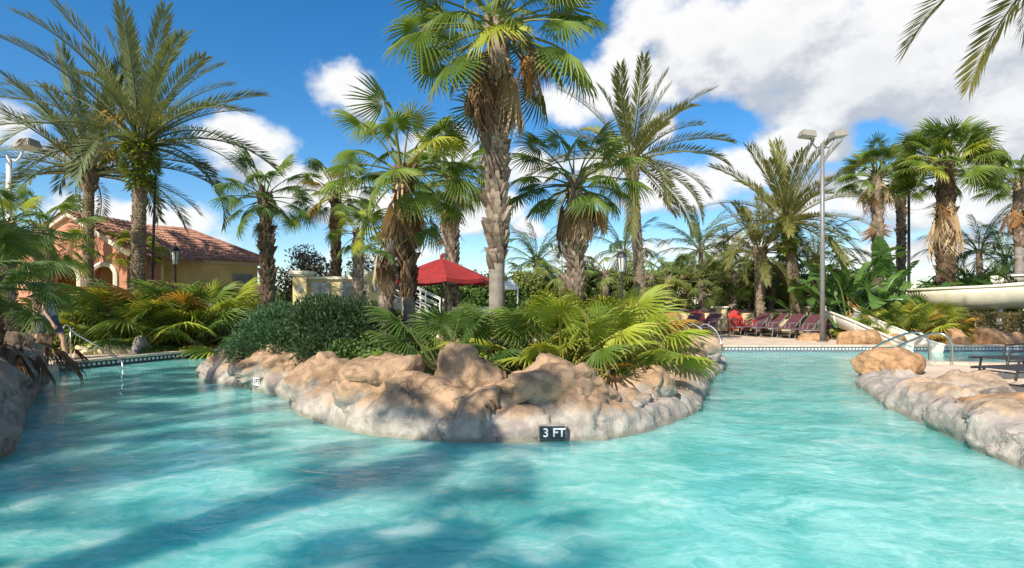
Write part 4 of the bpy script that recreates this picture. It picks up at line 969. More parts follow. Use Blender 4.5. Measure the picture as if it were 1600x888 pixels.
def lantern(label, px, py, Y):
    p = at(px, py, Y); t = thing('lantern_post', label, 'lantern', (p.x, Y, .12)); h = p.z - .12
    m = MB(); m.tube([(0, 0, -.02), (0, 0, .5), (0, 0, .55), (0, 0, h - .25)], [.07, .06, .04, .035], 8); m.build('post', BLACKM, t)
    m = MB(); m.tube([(0, 0, h - .25), (0, 0, h - .20), (0, 0, h + .18), (0, 0, h + .20)], [.07, .10, .15, .15], 6, True); m.build('glass', LENS, t)
    for k in range(6):
        a = math.pi * 2 * k / 6; m = MB(); m.tube([(.105 * math.cos(a), .105 * math.sin(a), h - .20), (.155 * math.cos(a), .155 * math.sin(a), h + .18)], .012, 5); m.build('bar', BLACKM, t)
    m = MB(); m.tube([(0, 0, h + .20), (0, 0, h + .27), (0, 0, h + .38), (0, 0, h + .46)], [.19, .15, .04, .012], 8); m.build('cap', BLACKM, t)
lantern('black lantern on a post in front of the yellow house wing', 274, 402, 19.5)
lantern('black lantern on a post beyond the island palmettos', 972, 412, 17.6)

# ------------------------------------------------------------------ rails
def rail(name, label, pts3, r=.024, mat=STEEL, posts=(), cat='handrail'):
    o0 = Vector(pts3[0]); o0.z = .15; t = thing(name, label, cat, o0); P = smooth_path([Vector(p) - o0 for p in pts3], .05)
    m = MB(); m.tube(P, r, 8); m.build('tube', mat, t, True)
    for q in posts:
        a, b = (Vector(v) - o0 for v in q); m = MB(); m.tube([a, b], r * .95, 8); m.build('post', mat, t, True)
    for e in (pts3[0], pts3[-1]):
        if e[2] > .05: p = Vector(e) - o0; m = MB(); m.tube([(p.x, p.y, .0), (p.x, p.y, .02)], r * 2.2, 10); m.build('flange', mat, t)
    return t
a = gp(100, 560, .15); b = gp(192, 578, .0)
rail('pool_handrail', 'white curved handrail leading down the steps beside the walking person', [(a.x - .5, a.y + .6, .16), (a.x - .48, a.y + .55, .75), (a.x - .2, a.y + .35, .93), (a.x + .4, a.y - .1, .72), (b.x - .3, b.y + .2, .28), (b.x, b.y, .05), (b.x + .05, b.y - .05, -.5)], .017, STEEL,
     posts=[((a.x + .02, a.y + .18, .14), (a.x + .02, a.y + .18, .86))])
def grab(label, px, Y, w_=.55):
    x = (px - 800) / FPX * Y; rail('ladder_rail', label, [(x + .35, Y - .60, .16), (x + .35, Y - .59, .62), (x + .22, Y - .48, .80), (x + .02, Y - .2, .74), (x - .34, Y + .3, .36), (x - .42, Y + .42, -.1), (x - .42, Y + .42, -.6)], .024)
grab('steel ladder grab rail in front of the round brown boulder, nearer the pool end', 1398, 13.1)
grab('steel ladder grab rail on the sun deck side of its pair', 1430, 12.75)
for k, (px, lab) in enumerate(((1080, 'steel hooped grab rail behind the island end, beside the wall'), (1100, 'steel hooped grab rail behind the island end, beside the maroon loungers'))):
    x = (px - 800) / FPX * 17.9; rail('ladder_rail', lab, [(x - .25, 18.0, .17), (x - .22, 17.95, .6), (x, 17.8, .82), (x + .25, 17.5, .6), (x + .32, 17.2, .1), (x + .32, 17.2, -.6)], .024)

# ------------------------------------------------------------------ furniture
def chaise(mat, fr, back=48, slats=True, name='lounge_chair'):
    t = thing(name, 'x', 'lounge chair'); W = .32
    # seat from foot (y=0) to hinge (y=1.2); back rises to y>1.2
    for s in (-1, 1):
        m = MB(); m.tube([(s * W, 0, .34), (s * W, 1.25, .34), (s * W, 1.45, .34)], .02, 8); m.build('side_rail', fr, t, True)
        m = MB(); m.tube([(s * W, .25, .34), (s * W, .18, .0)], .018, 6); m.build('leg', fr, t)
        m = MB(); m.tube([(s * W, 1.1, .34), (s * W, 1.25, .0)], .018, 6); m.build('leg', fr, t)
        b = R(back); e = Vector((s * W, 1.2 + .78 * math.cos(b), .34 + .78 * math.sin(b)))
        m = MB(); m.tube([(s * W, 1.2, .34), e], .018, 6); m.build('back_rail', fr, t)
        m = MB(); m.tube([(s * W, 1.2 + .5 * math.cos(b), .34 + .5 * math.sin(b)), (s * W, 1.44, .33)], .014, 6); m.build('back_stay', fr, t)
        m = MB(); m.tube([(s * (W + .03), .75, .35), (s * (W + .03), .80, .54), (s * (W + .03), 1.2, .56)], .016, 6); m.build('arm', fr, t)
    m = MB(); m.tube([(-W, .22, .12), (W, .22, .12)], .014, 6); m.build('stretcher', fr, t)
    if slats:
        for k in range(15):
            y = .04 + k * .078; m = MB(); m.box((0, y, .352), (2 * W + .02, .055, .008)); m.build('strap', mat, t)
        for k in range(10):
            q = .05 + k * .078; b = R(back); m = MB(); m.box((0, 1.2 + q * math.cos(b) - .012, .352 + q * math.sin(b)), (2 * W + .02, .055, .008), Matrix.Rotation(b, 3, 'X')); m.build('strap', mat, t)
    else:
        b = R(back); m = MB(); m.box((0, .6, .35), (2 * W, 1.2, .012)); m.build('sling_seat', mat, t); m = MB(); m.box((0, 1.2 + .39 * math.cos(b), .35 + .39 * math.sin(b)), (2 * W, .78, .012), Matrix.Rotation(b, 3, 'X')); m.build('sling_back', mat, t)
    return t
def dup(root, loc, rz, label=None, group=None):
    r_ = root.copy(); COL.objects.link(r_); r_.location = loc; r_.rotation_euler = (0, 0, rz)
    if label: r_['label'] = label
    if group: r_['group'] = group
    for ch in list(root.children):
        c = ch.copy(); COL.objects.link(c); c.parent = r_
        for g2 in ch.children: d = g2.copy(); COL.objects.link(d); d.parent = c
    return r_
def put(o, loc, rz, label, group=None):
    o.location = loc; o.rotation_euler = (0, 0, rz); tag(o, label, None, group)
lg = chaise(MAROON, GALV, 44, False)
spots = [(1080, 23.6, -52), (1108, 23.4, -55)] + [((10.0 + .32 * i) / (23.9 - .72 * i) * FPX + 800, 23.9 - .72 * i, -72 - i) for i in range(5)]
for k, (px, Y, rz) in enumerate(spots):
    loc = ((px - 800) / FPX * Y - .9, Y - .3, .15); lab = ['maroon sling lounge chair behind the hooped grab rails, farther from the patio table', 'maroon sling lounge chair behind the hooped grab rails, next to the patio table', 'maroon sling lounge chair standing next to the red chair', 'maroon sling lounge chair, second in its row from the red chair', 'maroon sling lounge chair in the middle of the row of five', 'maroon sling lounge chair, second in its row from the floodlight pole', 'maroon sling lounge chair at the end of its row by the floodlight pole'][k]
    grp = 'maroon loungers along the wall' if k > 1 else 'maroon loungers behind the grab rails'
    if k == 0: put(lg, loc, R(rz), lab, grp)
    else: dup(lg, loc, R(rz), lab, grp)
bl = chaise(BLACKS, BLACKM, 42, True)
put(bl, (6.95, 8.2, .165), R(-76), 'black strap lounge chair nearest the peach boulder on the sun deck')
dup(bl, (8.15, 9.75, .165), R(-80), 'black strap lounge chair standing closer to the ladder rails')
# red slatted chair
ad = thing('adirondack_chair', 'red slatted adirondack chair beside the maroon loungers', 'chair', ((1160 - 800) / FPX * 24.4, 24.4, .15), R(12))
for k in range(5):
    x = (k - 2) * .125; hgt = 1.0 - .05 * (k - 2) ** 2; m = MB(); m.box((x * 1.08, .33 + .12, .30 + hgt * .36), (.112, .022, hgt * .78), Matrix.Rotation(R(-22), 3, 'X')); m.build('back_slat', REDP, ad)
for k in range(5): m = MB(); m.box((0, -.25 + k * .115, .38 - k * .022), (.56, .105, .022)); m.build('seat_slat', REDP, ad)
for s in (-1, 1):
    m = MB(); m.box((s * .37, .0, .60), (.14, .78, .024)); m.build('arm', REDP, ad)
    m = MB(); m.box((s * .31, -.28, .29), (.09, .03, .60)); m.build('leg', REDP, ad)
    m = MB(); m.box((s * .30, .1, .25), (.03, 1.0, .12), Matrix.Rotation(R(-14), 3, 'X')); m.build('side_rail', REDP, ad)
    m = MB(); m.box((s * .34, .32, .29), (.03, .08, .60)); m.build('leg', REDP, ad)
m = MB(); m.box((0, .47, .62), (.68, .025, .10)); m.build('back_brace', REDP, ad)
dup(ad, ((1092 - 800) / FPX * 24.9, 24.9, .15), R(-10), 'red slatted adirondack chair behind the pair of maroon loungers by the grab rails')
tb = thing('side_table', 'small round-legged patio table beside the red chair', 'table', ((1133 - 800) / FPX * 22.0, 22.0, .15))
m = MB(); m.tube([(0, 0, .68), (0, 0, .71)], .45, 20); m.build('table_top', BRONZE, tb)
for k in range(4): a_ = R(45 + 90 * k); m = MB(); m.tube([(.36 * math.cos(a_), .36 * math.sin(a_), 0), (.30 * math.cos(a_), .30 * math.sin(a_), .69)], .02, 6); m.build('leg', BRONZE, tb)

# ------------------------------------------------------------------ person walking behind the drooping fronds
def person(loc, rz):
    t = thing('person', 'person in dark shorts walking along the pool edge behind the drooping fronds', 'person', loc, rz)
    J = {}; vs = []; es = []; rad = []
    def v(nm, p, r_, par=None):
        J[nm] = len(vs); vs.append(p); rad.append(r_)
        if par: es.append((J[par], J[nm]))
    v('pelvis', (0, 0, .95), (.16, .12)); v('waist', (0, .01, 1.1), (.145, .105), 'pelvis'); v('chest', (0, .02, 1.30), (.165, .12), 'waist'); v('upper', (0, .02, 1.42), (.14, .10), 'chest'); v('neck', (0, .03, 1.50), (.055, .055), 'upper')
    v('head0', (0, .05, 1.58), (.075, .085), 'neck'); v('head1', (0, .05, 1.67), (.082, .095), 'head0'); v('head2', (0, .04, 1.74), (.055, .06), 'head1')
    for s, f, n in ((-1, .30, 'l'), (1, -.26, 'r')):
        v(n + 'hip', (s * .10, 0, .90), (.095, .10), 'pelvis'); v(n + 'thigh', (s * .10, f * .40, .70), (.080, .082), n + 'hip'); v(n + 'knee', (s * .10, f * .82, .50), (.054, .056), n + 'thigh')
        v(n + 'calf', (s * .10, f * 1.02 - .06, .36), (.056, .058), n + 'knee'); v(n + 'ankle', (s * .10, f * 1.35 - .09, .10 if f > 0 else .13), (.034, .036), n + 'calf'); v(n + 'heel', (s * .10, f * 1.35 - .11, .045 if f > 0 else .09), (.036, .034), n + 'ankle')
        v(n + 'ball', (s * .11, f * 1.35 + .04, .03), (.038, .024), n + 'heel'); v(n + 'toe', (s * .115, f * 1.35 + .11, .024), (.030, .018), n + 'ball')
        v(n + 'sh', (s * .19, .01, 1.40), (.058, .058), 'upper'); v(n + 'elb', (s * .25, -f * .35, 1.12), (.040, .040), n + 'sh'); v(n + 'wr', (s * .25, -f * .55 + .10, .90), (.027, .027), n + 'elb'); v(n + 'palm', (s * .25, -f * .6 + .13, .82), (.036, .020), n + 'wr')
        for k in range(4):
            q = (k - 1.5) * .019; v(n + 'f%d' % k, (s * .25, -f * .62 + .14 + q, .765), (.0095, .0095), n + 'palm'); v(n + 'g%d' % k, (s * .235, -f * .62 + .145 + q, .725 + .006 * abs(k - 1)), (.0085, .0085), n + 'f%d' % k)
        v(n + 'th', (s * .235, -f * .6 + .175, .80), (.011, .011), n + 'palm'); v(n + 'th2', (s * .225, -f * .6 + .195, .765), (.009, .009), n + 'th')
    me = bpy.data.meshes.new('body'); me.from_pydata(vs, es, []); o = bpy.data.objects.new('body', me); COL.objects.link(o)
    md = o.modifiers.new('skin', 'SKIN'); o.modifiers.new('sub', 'SUBSURF').levels = 2
    for i, q in enumerate(me.skin_vertices[0].data): q.radius = rad[i]; q.use_root = (i == 0)
    dg = bpy.context.evaluated_depsgraph_get(); m2 = bpy.data.meshes.new_from_object(o.evaluated_get(dg)); bpy.data.objects.remove(o)
    m2.materials.clear(); m2.materials.append(SKIN); m2.polygons.foreach_set('use_smooth', [True] * len(m2.polygons)); link('body', m2, t)
    def shell(name, cond, mat, push):
        bm = bmesh.new(); bm.from_mesh(m2); bm.normal_update()
        bmesh.ops.delete(bm, geom=[f for f in bm.faces if not cond(f.calc_center_median())], context='FACES')
        for q in bm.verts: q.co += q.normal * push
        mm = bpy.data.meshes.new(name); bm.to_mesh(mm); bm.free(); mm.materials.clear(); mm.materials.append(mat); mm.polygons.foreach_set('use_smooth', [True] * len(mm.polygons)); link(name, mm, t)
    shell('shorts', lambda c: .64 < c.z < 1.06 and abs(c.x) < .2, CLOTH1, .022)
    shell('shirt', lambda c: 1.0 < c.z < 1.47 and (abs(c.x) < .235), CLOTH2, .018)
    shell('hair', lambda c: c.z > 1.60 and (c.y < .07 or c.z > 1.72), HAIR, .014)
    shell('shoes', lambda c: c.z < .085, BLACKM, .008)
    m = MB()
    for s in (-1, 1): m.tube([(s * .032, .135, 1.655), (s * .032, .148, 1.655)], .011, 8)
    m.tube([(0, .135, 1.66), (0, .165, 1.615), (0, .135, 1.605)], [.012, .018, .010], 6); m.build('nose_and_eyes', SKIN, t, True)
pq = gp(77, 565, .15); person((pq.x, pq.y, .152), R(-88))
# ------------------------------------------------------------------ planting beds
def bed(name, pts, z=.155, mat=SOIL):
    me = curve_fill([[(p.x, p.y) for p in smooth_path([Vector(q) for q in pts], .5, True)]], .1); me.materials.append(mat)
    o = link(name, me); o.location.z = z; tag(o, kind='structure')
bed('left_planting_bed', [(-13.2, 15.9), (-10, 16.1), (-8.0, 17.0), (-6.5, 19.3), (-7.5, 20.6), (-11, 20.2), (-15, 19)])
bed('right_planting_bed', [(9.9, 23.3), (12.8, 19.6), (14.0, 18.6), (20, 18.5), (26, 19), (26, 28), (10, 28)])
bed('back_planting_bed', [(-4, 22.5), (3, 23), (7.5, 25.2), (12, 25.8), (12, 33), (-5, 33)])
def X(px, Y): return (px - 800) / FPX * Y
def Z(py, Y): return CAMZ + (HOR - py) / FPX * Y

# ------------------------------------------------------------------ island palms
S0 = .30
fan_palm('fan_palm', 'tallest fan palm with boot-clad trunk rising from the middle of the island', (X(776, 9.2), 9.2, S0), Z(30, 9.2) - S0, 11, lean=(.02, 0), r=(.13, .125), n=40, sc=1.15, kinds=('green', 'deep', 'green', 'lime'),
         boot=(.36, 1.0), bsize=.19, bout=.085, bper=8, bring=.08, el=(84, -22),
         dead=[('tan', -62, -66, 1.08, -0.55), ('tan', -40, -62, 1.08, -0.55), ('tan', -78, -70, 1.03, -0.60), ('tan', -20, -62, 1.08, -0.55), ('tan', -52, -74, 0.90, -0.65), ('brown', 190, -60, 1.12, -0.45), ('brown', 215, -62, 1.12, -0.50), ('brown', 170, -58, 1.08, -0.45), ('brown', 240, -68, 1.03, -0.60), ('brown', 205, -54, 1.08, -0.40), ('brown', 200, -66, 1.08, -0.65), ('brown', -15, -30, 0.90, -0.15), ('brown', 8, -45, 0.90, -0.15), ('rust', -30, -35, 0.90, -0.20), ('brown', 120, -66, 0.99, -0.45), ('brown', 60, -68, 0.99, -0.55)])
fan_palm('fan_palm', 'fan palm with thick dead skirt beside the red umbrella on the island', (X(641, 10.2), 10.2, S0), Z(262, 10.2) - S0, 23, lean=(-.14, 0), r=(.13, .10), n=26, sc=.98, kinds=('green', 'green', 'lime'), boot=(.42, 1.0), bsize=.18, bout=.075, el=(82, -20),
         bootm=T_DARK, dead=skirt(16, -.62, -.2, 5, ('brown', 'brown', 'tan', 'brown'), (.85, 1.05), (-50, -72)) + [('tan', -100, -62, 1.15, -.25), ('tan', -80, -60, 1.1, -.3), ('tan', -120, -58, 1.1, -.3)])
fan_palm('fan_palm', 'slender young palm with bare trunk and dead thatch beside the skirted palm', (X(601, 9.6), 9.6, S0), Z(392, 9.6) - S0, 29, lean=(.06, .05), r=(.085, .075), n=5, sc=.62, kinds=('deep',), boot=(.45, 1.0), bsize=.14, bout=.05, bper=6, bring=.08, el=(60, 0),
         dead=skirt(10, -.05, .25, 8, ('brown', 'brown', 'tan'), (1.1, 1.3), (-46, -76)))
fan_palm('fan_palm', 'fan palm with tan dead skirt above the bright palmettos on the island', (X(899, 10.6), 10.6, S0), Z(282, 10.6) - S0, 37, lean=(.0, 0), r=(.12, .09), n=22, sc=.80, kinds=('green', 'deep'), boot=(.40, 1.0), bsize=.18, bout=.075, el=(82, -15),
         dead=[('tan', -50, -66, 1.01, -0.28), ('tan', -80, -70, 0.97, -0.38), ('tan', -25, -60, 1.01, -0.28), ('tan', -10, -64, 0.97, -0.38), ('brown', 200, -56, 1.10, -0.18), ('tan', 225, -60, 1.10, -0.23), ('tan', 245, -66, 0.97, -0.38), ('brown', 190, -62, 1.06, -0.38), ('tan', 215, -66, 1.01, -0.48), ('brown', 20, -60, 0.97, -0.28), ('tan', 0, -58, 0.97, -0.28), ('brown', 170, -58, 0.97, -0.28), ('brown', 90, -68, 0.97, -0.38), ('brown', 8, -50, 1.14, -0.08), ('rust', -12, -30, 1.0, -.15), ('rust', -30, -48, .9, -.1)],
         extra=[('deep', 182, 3, 1.2, -.1), ('green', -5, 12, 1.15, .0)])
# ------------------------------------------------------------------ island underplanting
palmetto('palmetto', 'bright lime palmetto spilling over the broad tan boulder', (X(872, 8.0), 8.0, .42), 15, 0.98, 3, ('lime', 'lime', 'green'), (84, 22), 3)
palmetto('palmetto', 'green palmetto between the tallest palm and the lime palmetto', (X(822, 8.6), 8.6, .42), 13, 0.95, 5, ('green', 'lime'), (86, 18), 4)
palmetto('palmetto', 'tall lime palmetto in front of the tan-skirted palm trunk', (X(935, 8.9), 8.9, .42), 15, 1.11, 8, ('lime', 'green', 'lime'), (86, 18), 2)
palmetto('palmetto', 'lime palmetto with dead orange leaves hanging over the island edge', (X(948, 8.8), 8.8, .42), 12, .70, 13, ('lime', 'green'), (86, 18), 8)
palmetto('palmetto', 'yellowish palmetto at the far right of the island planting', (X(968, 10.0), 10.0, .42), 12, .78, 17, ('lime', 'orange', 'green'), (86, 18), 4)
palmetto('palmetto', 'orange-tinted palmetto behind the lime palmettos near the lantern', (X(955, 10.9), 10.9, .42), 14, 1.21, 19, ('lime', 'orange', 'lime', 'green'), (84, 15), 0)
palmetto('palmetto', 'rusty dried palmetto at the outer end of the island beside the wedge boulder', (X(1012, 10.9), 10.9, .42), 7, .6, 43, ('lime', 'green'), (75, 10), 6)
palmetto('palmetto', 'dark green palmetto at the foot of the tallest palm', (X(702, 8.1), 8.1, .40), 16, 0.90, 21, ('deep', 'green', 'deep'), (86, 18), 0)
palmetto('palmetto', 'olive palmetto behind the dark palmetto, below the umbrella', (X(665, 10.9), 10.9, .40), 11, 0.87, 27, ('green', 'lime'), (80, 15), 1)
palmetto('palmetto', 'low green palmetto between the two island trunks', (X(735, 9.8), 9.8, .40), 11, 0.87, 31, ('green', 'deep'), (80, 15), 1)
palmetto('palmetto', 'dead bronze palmetto clump hanging over the right side of the island rocks', (X(968, 8.1), 8.1, .50), 3, .52, 47, ('lime',), (60, 20), 14)
palmetto('palmetto', 'dry orange palmetto tucked behind the broad tan boulder', (X(905, 7.75), 7.75, .50), 3, .55, 52, ('lime', 'orange'), (60, 20), 10)
shrub('juniper_bush', 'blue-green juniper bush on the island point, sunlight put into its colour', (-4.05, 10.45, .27), [((-.25, 0, .55), (.66, .62, .50)), ((-.3, .1, .78), (.52, .5, .36)), ((.3, .1, .70), (.58, .5, .46)), ((-.55, -.2, .35), (.5, .45, .4)), ((.1, -.3, .45), (.6, .45, .45)), ((.5, .2, .86), (.45, .45, .32))], 26000, (.085, .011), 61, G_JUN_LIT, 'sprig')
shrub('juniper_bush', 'dark juniper bush, shade put into its colour, beside the slender palm trunk', (-2.75, 9.75, .27), [((-.3, .1, .65), (.75, .7, .62)), ((.3, .1, .6), (.6, .6, .58)), ((-.1, -.3, .35), (.7, .5, .42)), ((0, .3, .85), (.65, .5, .34)), ((-.6, .2, .9), (.5, .5, .42))], 26000, (.085, .011), 67, G_JUN_SHADE, 'sprig')
shrub('ground_shrub', 'small leafy shrub between the boulders and the dark juniper', (-2.35, 8.75, .40), rblobs(5, 5, (.35, .25, .2), (.22, .32), .15), 2600, (.06, .02), 71, G_BUSH)
shrub('ground_shrub', 'low lime shrub seen behind the slender palm trunk', (X(600, 12.5), 12.5, .3), rblobs(6, 7, (.9, .4, .35), (.3, .42), .3), 4200, (.08, .025), 73, G_BUSHY)

# ------------------------------------------------------------------ left side
date_palm('date_palm', 'largest feather palm with ferns below its crown, in front of the house', (X(214, 18.0), 18.0, .1), Z(222, 18.0) - .1, 3, lean=(.12, 0), r=(.20, .17), n=40, sc=1.22, kind='date', el=(86, 0), fern=True, bulb=1.5, flowers=6)
date_palm('date_palm', 'slimmer feather palm standing beside the largest one, nearer the single floodlight', (X(137, 18.6), 18.6, .1), Z(268, 18.6) - .1, 6, lean=(.04, 0), r=(.15, .13), n=32, sc=1.12, kind='date', el=(84, -8), bulb=1.5, flowers=7)
fan_palm('fan_palm', 'dark fan palm beside the yellow garden wall', (X(420, 17.2), 17.2, .1), Z(305, 17.2) - .1, 41, lean=(-.12, 0), r=(.13, .12), n=26, sc=.95, kinds=('deep', 'green'), boot=(.1, 1.0), bsize=.24, bout=.10, bootm=T_DARK, el=(80, -30), dead=skirt(9, -.75, -.3, 15, ('brown',), (.65, .95)))
fan_palm('fan_palm', 'fan palm with yellowing fronds behind the garden wall', (X(525, 21.5), 21.5, .1), Z(300, 21.5) - .1, 43, r=(.13, .12), n=26, sc=1.05, kinds=('green', 'lime', 'orange'), boot=(.15, 1.0), bootm=T_DARK, el=(80, -30), dead=skirt(8, -.8, -.3, 16, ('brown', 'rust'), (.7, 1.0)))
fan_palm('fan_palm', 'short yellow-green fan palm between the garden wall and the skirted palm', (X(560, 19.0), 19.0, .1), Z(362, 19.0) - .1, 45, r=(.13, .11), n=15, sc=.75, kinds=('lime', 'green'), boot=(.4, 1.0), el=(75, -25), dead=skirt(8, -.6, -.2, 17, ('rust', 'tan'), (.7, 1.0)))
fan_palm('fan_palm', 'fan palm with rusty skirt directly behind the red umbrella', (X(706, 19.6), 19.6, .1), Z(268, 19.6) - .1, 47, r=(.18, .15), n=32, sc=1.18, kinds=('green', 'lime'), boot=(.1, 1.0), bsize=.26, bout=.10, el=(82, -30), dead=skirt(18, -1.3, -.45, 18, ('rust', 'rust', 'brown', 'tan'), (.85, 1.15), (-55, -84)))
fan_palm('fan_palm', 'bushy fan palm in front of the coral gable', (X(68, 14.6), 14.6, .1), Z(362, 14.6) - .1, 49, r=(.16, .14), n=20, sc=.85, kinds=('green', 'green', 'lime'), boot=(.1, 1.0), el=(80, -25), dead=skirt(8, -.8, -.3, 19, ('brown', 'rust'), (.7, .95)))
fan_palm('fan_palm', 'deep green fan palm beside the single floodlight pole', (X(8, 12.5), 12.5, .1), Z(352, 12.5) - .1, 51, r=(.14, .12), n=16, sc=.75, kinds=('deep', 'green', 'lime'), boot=(.2, 1.0), el=(75, -30), dead=skirt(5, -.6, -.2, 20, ('brown',), (.7, .9)))
fan_palm('fan_palm', 'young light green fan palm behind the largest feather palm trunk', (X(212, 19.4), 19.4, .1), Z(392, 19.4) - .1, 53, r=(.12, .10), n=15, sc=.72, kinds=('lime', 'green'), boot=(.3, 1.0), el=(78, -10))
LP = [(150, 16.6, .62, ('lime', 'green'), 'lime palmetto at the border stones of the left bed'), (182, 17.6, .95, ('orange', 'lime', 'green'), 'orange-leaved palmetto in the left bed below the slimmer feather palm'),
      (228, 17.0, .95, ('green', 'deep'), 'large green palmetto in front of the largest feather palm'), (272, 16.9, .92, ('green', 'lime', 'orange'), 'green and gold palmetto below the lantern'), (318, 17.2, .98, ('green', 'lime'), 'tall palmetto at the house end of the left bed'),
      (300, 16.3, .66, ('deep', 'green'), 'low palmetto with dead brown leaves near the pool coping'), (240, 16.2, .62, ('lime', 'green'), 'short palmetto above the upright brown boulder'), (120, 17.4, .8, ('green', 'deep'), 'palmetto beside the coral gable arch'), (352, 18.2, .72, ('green', 'lime'), 'palmetto partly hidden by the juniper point'), (390, 18.6, .66, ('lime', 'green'), 'palmetto below the dark fan palm')]
for k, (px, Y, s, kk, lab) in enumerate(LP): palmetto('palmetto', lab, (X(px, Y), Y, .16), 17, s * 1.8, 60 + k * 3, kk, (86, 18), 7 if 1 <= k <= 6 else 2)
shrub('shrub', 'dark low shrub filling the shade under the left bed palmettos', (X(290, 16.9), 16.9, .1), rblobs(9, 9, (1.7, .35, .25), (.3, .45), .2), 5200, (.09, .028), 81, G_HEDGE)
shrub('shrub', 'shaded shrub at the foot of the coral gable', (X(60, 16), 16.2, .1), rblobs(10, 9, (2.2, .4, .6), (.4, .6), .3), 5200, (.10, .03), 83, G_BUSH)
# the fan plant that hangs over the shaded ledge, and its dead thatch
fan_palm('low_fan_palm', 'low dark fan palm with drooping fronds over the shaded rock ledge', (-7.25, 7.7, .35), 1.42, 91, r=(.12, .10), n=18, sc=.66, kinds=('deep', 'deep', 'green'), boot=(.1, 1.0), bootm=T_DARK, el=(86, -4))
fan_palm('low_fan_palm', 'taller dark fan palm on the ledge, in front of the walking person', (-8.9, 9.7, .2), 1.65, 97, r=(.13, .11), n=18, sc=.84, kinds=('deep', 'green', 'deep'), boot=(.1, 1.0), bootm=T_DARK, el=(86, 0))
th = thing('dead_thatch', 'pile of dead brown fan fronds lying on the shaded rock ledge', 'thatch', (-7.35, 8.0, .62)); rr = random.Random(5)
for k in range(34): place_frond(th, 'dead_frond', rr.choice(FAN['brown']), Vector((rr.uniform(-.6, .25), rr.uniform(-.8, 1.2), .22)), R(rr.uniform(-75, 10)), R(rr.uniform(-38, -12)), rr.uniform(.5, .75), rr.uniform(-.4, .4))
# palms standing outside the picture whose shadows cross the pool
date_palm('date_palm', 'feather palm on the near left deck whose crown shades the pool', (-9.7, -.9, .1), 6.3, 71, r=(.22, .2), n=26, sc=.85, kind='date')
date_palm('date_palm', 'feather palm on the left bank whose crown shades the pool channel', (-12.0, 1.3, .1), 6.4, 73, r=(.22, .2), n=30, sc=1.0, kind='date')
date_palm('date_palm', 'feather palm set back on the near deck, shading the water by the ledge', (-8.2, -1.9, .1), 5.2, 69, r=(.22, .2), n=30, sc=.78, kind='date')
fan_palm('fan_palm', 'fan palm on the near deck whose shadow reaches the island rocks', (-4.6, -.15, .1), 6.2, 75, r=(.17, .15), n=22, sc=.86, kinds=('green', 'deep'))
fan_palm('fan_palm', 'shorter fan palm on the near deck whose crown shadow lies round on the water', (-3.55, -1.3, .1), 4.7, 77, r=(.15, .13), n=22, sc=.6, kinds=('green', 'deep'))
date_palm('date_palm', 'feather palm on the sun deck whose frond tips hang into the sky', (9.85, 8.5, .15), 8.1, 79, r=(.22, .2), n=30, sc=1.12, kind='datey')

# ------------------------------------------------------------------ centre and right background palms
date_palm('date_palm', 'feather palm with slanting smooth trunk behind the island', (X(1004, 18.6), 18.6, .1), Z(250, 18.6) - .1, 12, lean=(-.38, 0), r=(.17, .14), n=34, sc=1.0, kind='datey', el=(84, -25), bulb=1.2)
date_palm('date_palm', 'feather palm with ferny crown base beside the floodlight pole', (X(1248, 24.5), 24.5, .1), Z(345, 24.5) - .1, 14, lean=(-.5, 0), r=(.24, .2), n=36, sc=1.18, kind='datey', el=(84, -25), fern=True, bulb=1.35)
date_palm('date_palm', 'shorter feather palm leaning out behind the red chair', (X(1187, 25.2), 25.2, .1), Z(392, 25.2) - .1, 16, r=(.21, .18), n=26, sc=.95, kind='datey', el=(75, -25), bulb=1.3)
fan_palm('fan_palm', 'fan palm with two tiers of tan thatch beyond the floodlight pole', (X(1373, 26.5), 26.5, .1), Z(272, 26.5) - .1, 81, lean=(-.1, 0), r=(.19, .16), n=38, sc=1.15, kinds=('green', 'green', 'lime'), boot=(.05, 1.0), bsize=.26, bout=.08, el=(88, 0),
         dead=skirt(14, -.7, -.2, 31, ('tan', 'rust', 'tan'), (.9, 1.2), (-25, -70)) + skirt(10, -1.9, -1.3, 32, ('rust', 'brown', 'tan'), (.9, 1.1)))
fan_palm('fan_palm', 'bulky fan palm with long tan skirt above the yellow palmettos', (X(1478, 24.5), 24.5, .1), Z(262, 24.5) - .1, 83, r=(.27, .2), n=56, sc=1.45, kinds=('green', 'green', 'deep', 'lime'), boot=(.05, 1.0), bsize=.3, bout=.12, bper=9, bootm=T_DARK, el=(90, -2),
         dead=skirt(38, -2.1, -1.0, 33, ('tan', 'tan', 'brown', 'tan'), (1.0, 1.25), (-58, -76)) + skirt(6, -.8, -.3, 34, ('tan', 'rust'), (.8, 1.0), (-58, -74)))
fan_palm('fan_palm', 'fan palm with dark drooping thatch above the flume slide', (X(1592, 26.0), 26.0, .1), Z(285, 26.0) - .1, 85, r=(.18, .15), n=36, sc=1.15, kinds=('green', 'lime'), boot=(.6, 1.0), el=(88, 0), dead=skirt(12, -1.1, -.4, 35, ('brown', 'rust', 'brown'), (.9, 1.15), (-45, -80)))
fan_palm('fan_palm', 'small fan palm between the two-tiered palm and the bulky palm', (X(1408, 29), 29, .1), Z(285, 29) - .1, 87, r=(.16, .14), n=16, sc=.9, kinds=('green', 'deep'), boot=(.3, 1.0), dead=skirt(5, -.8, -.3, 36, ('tan', 'rust'), (.8, 1.0)))
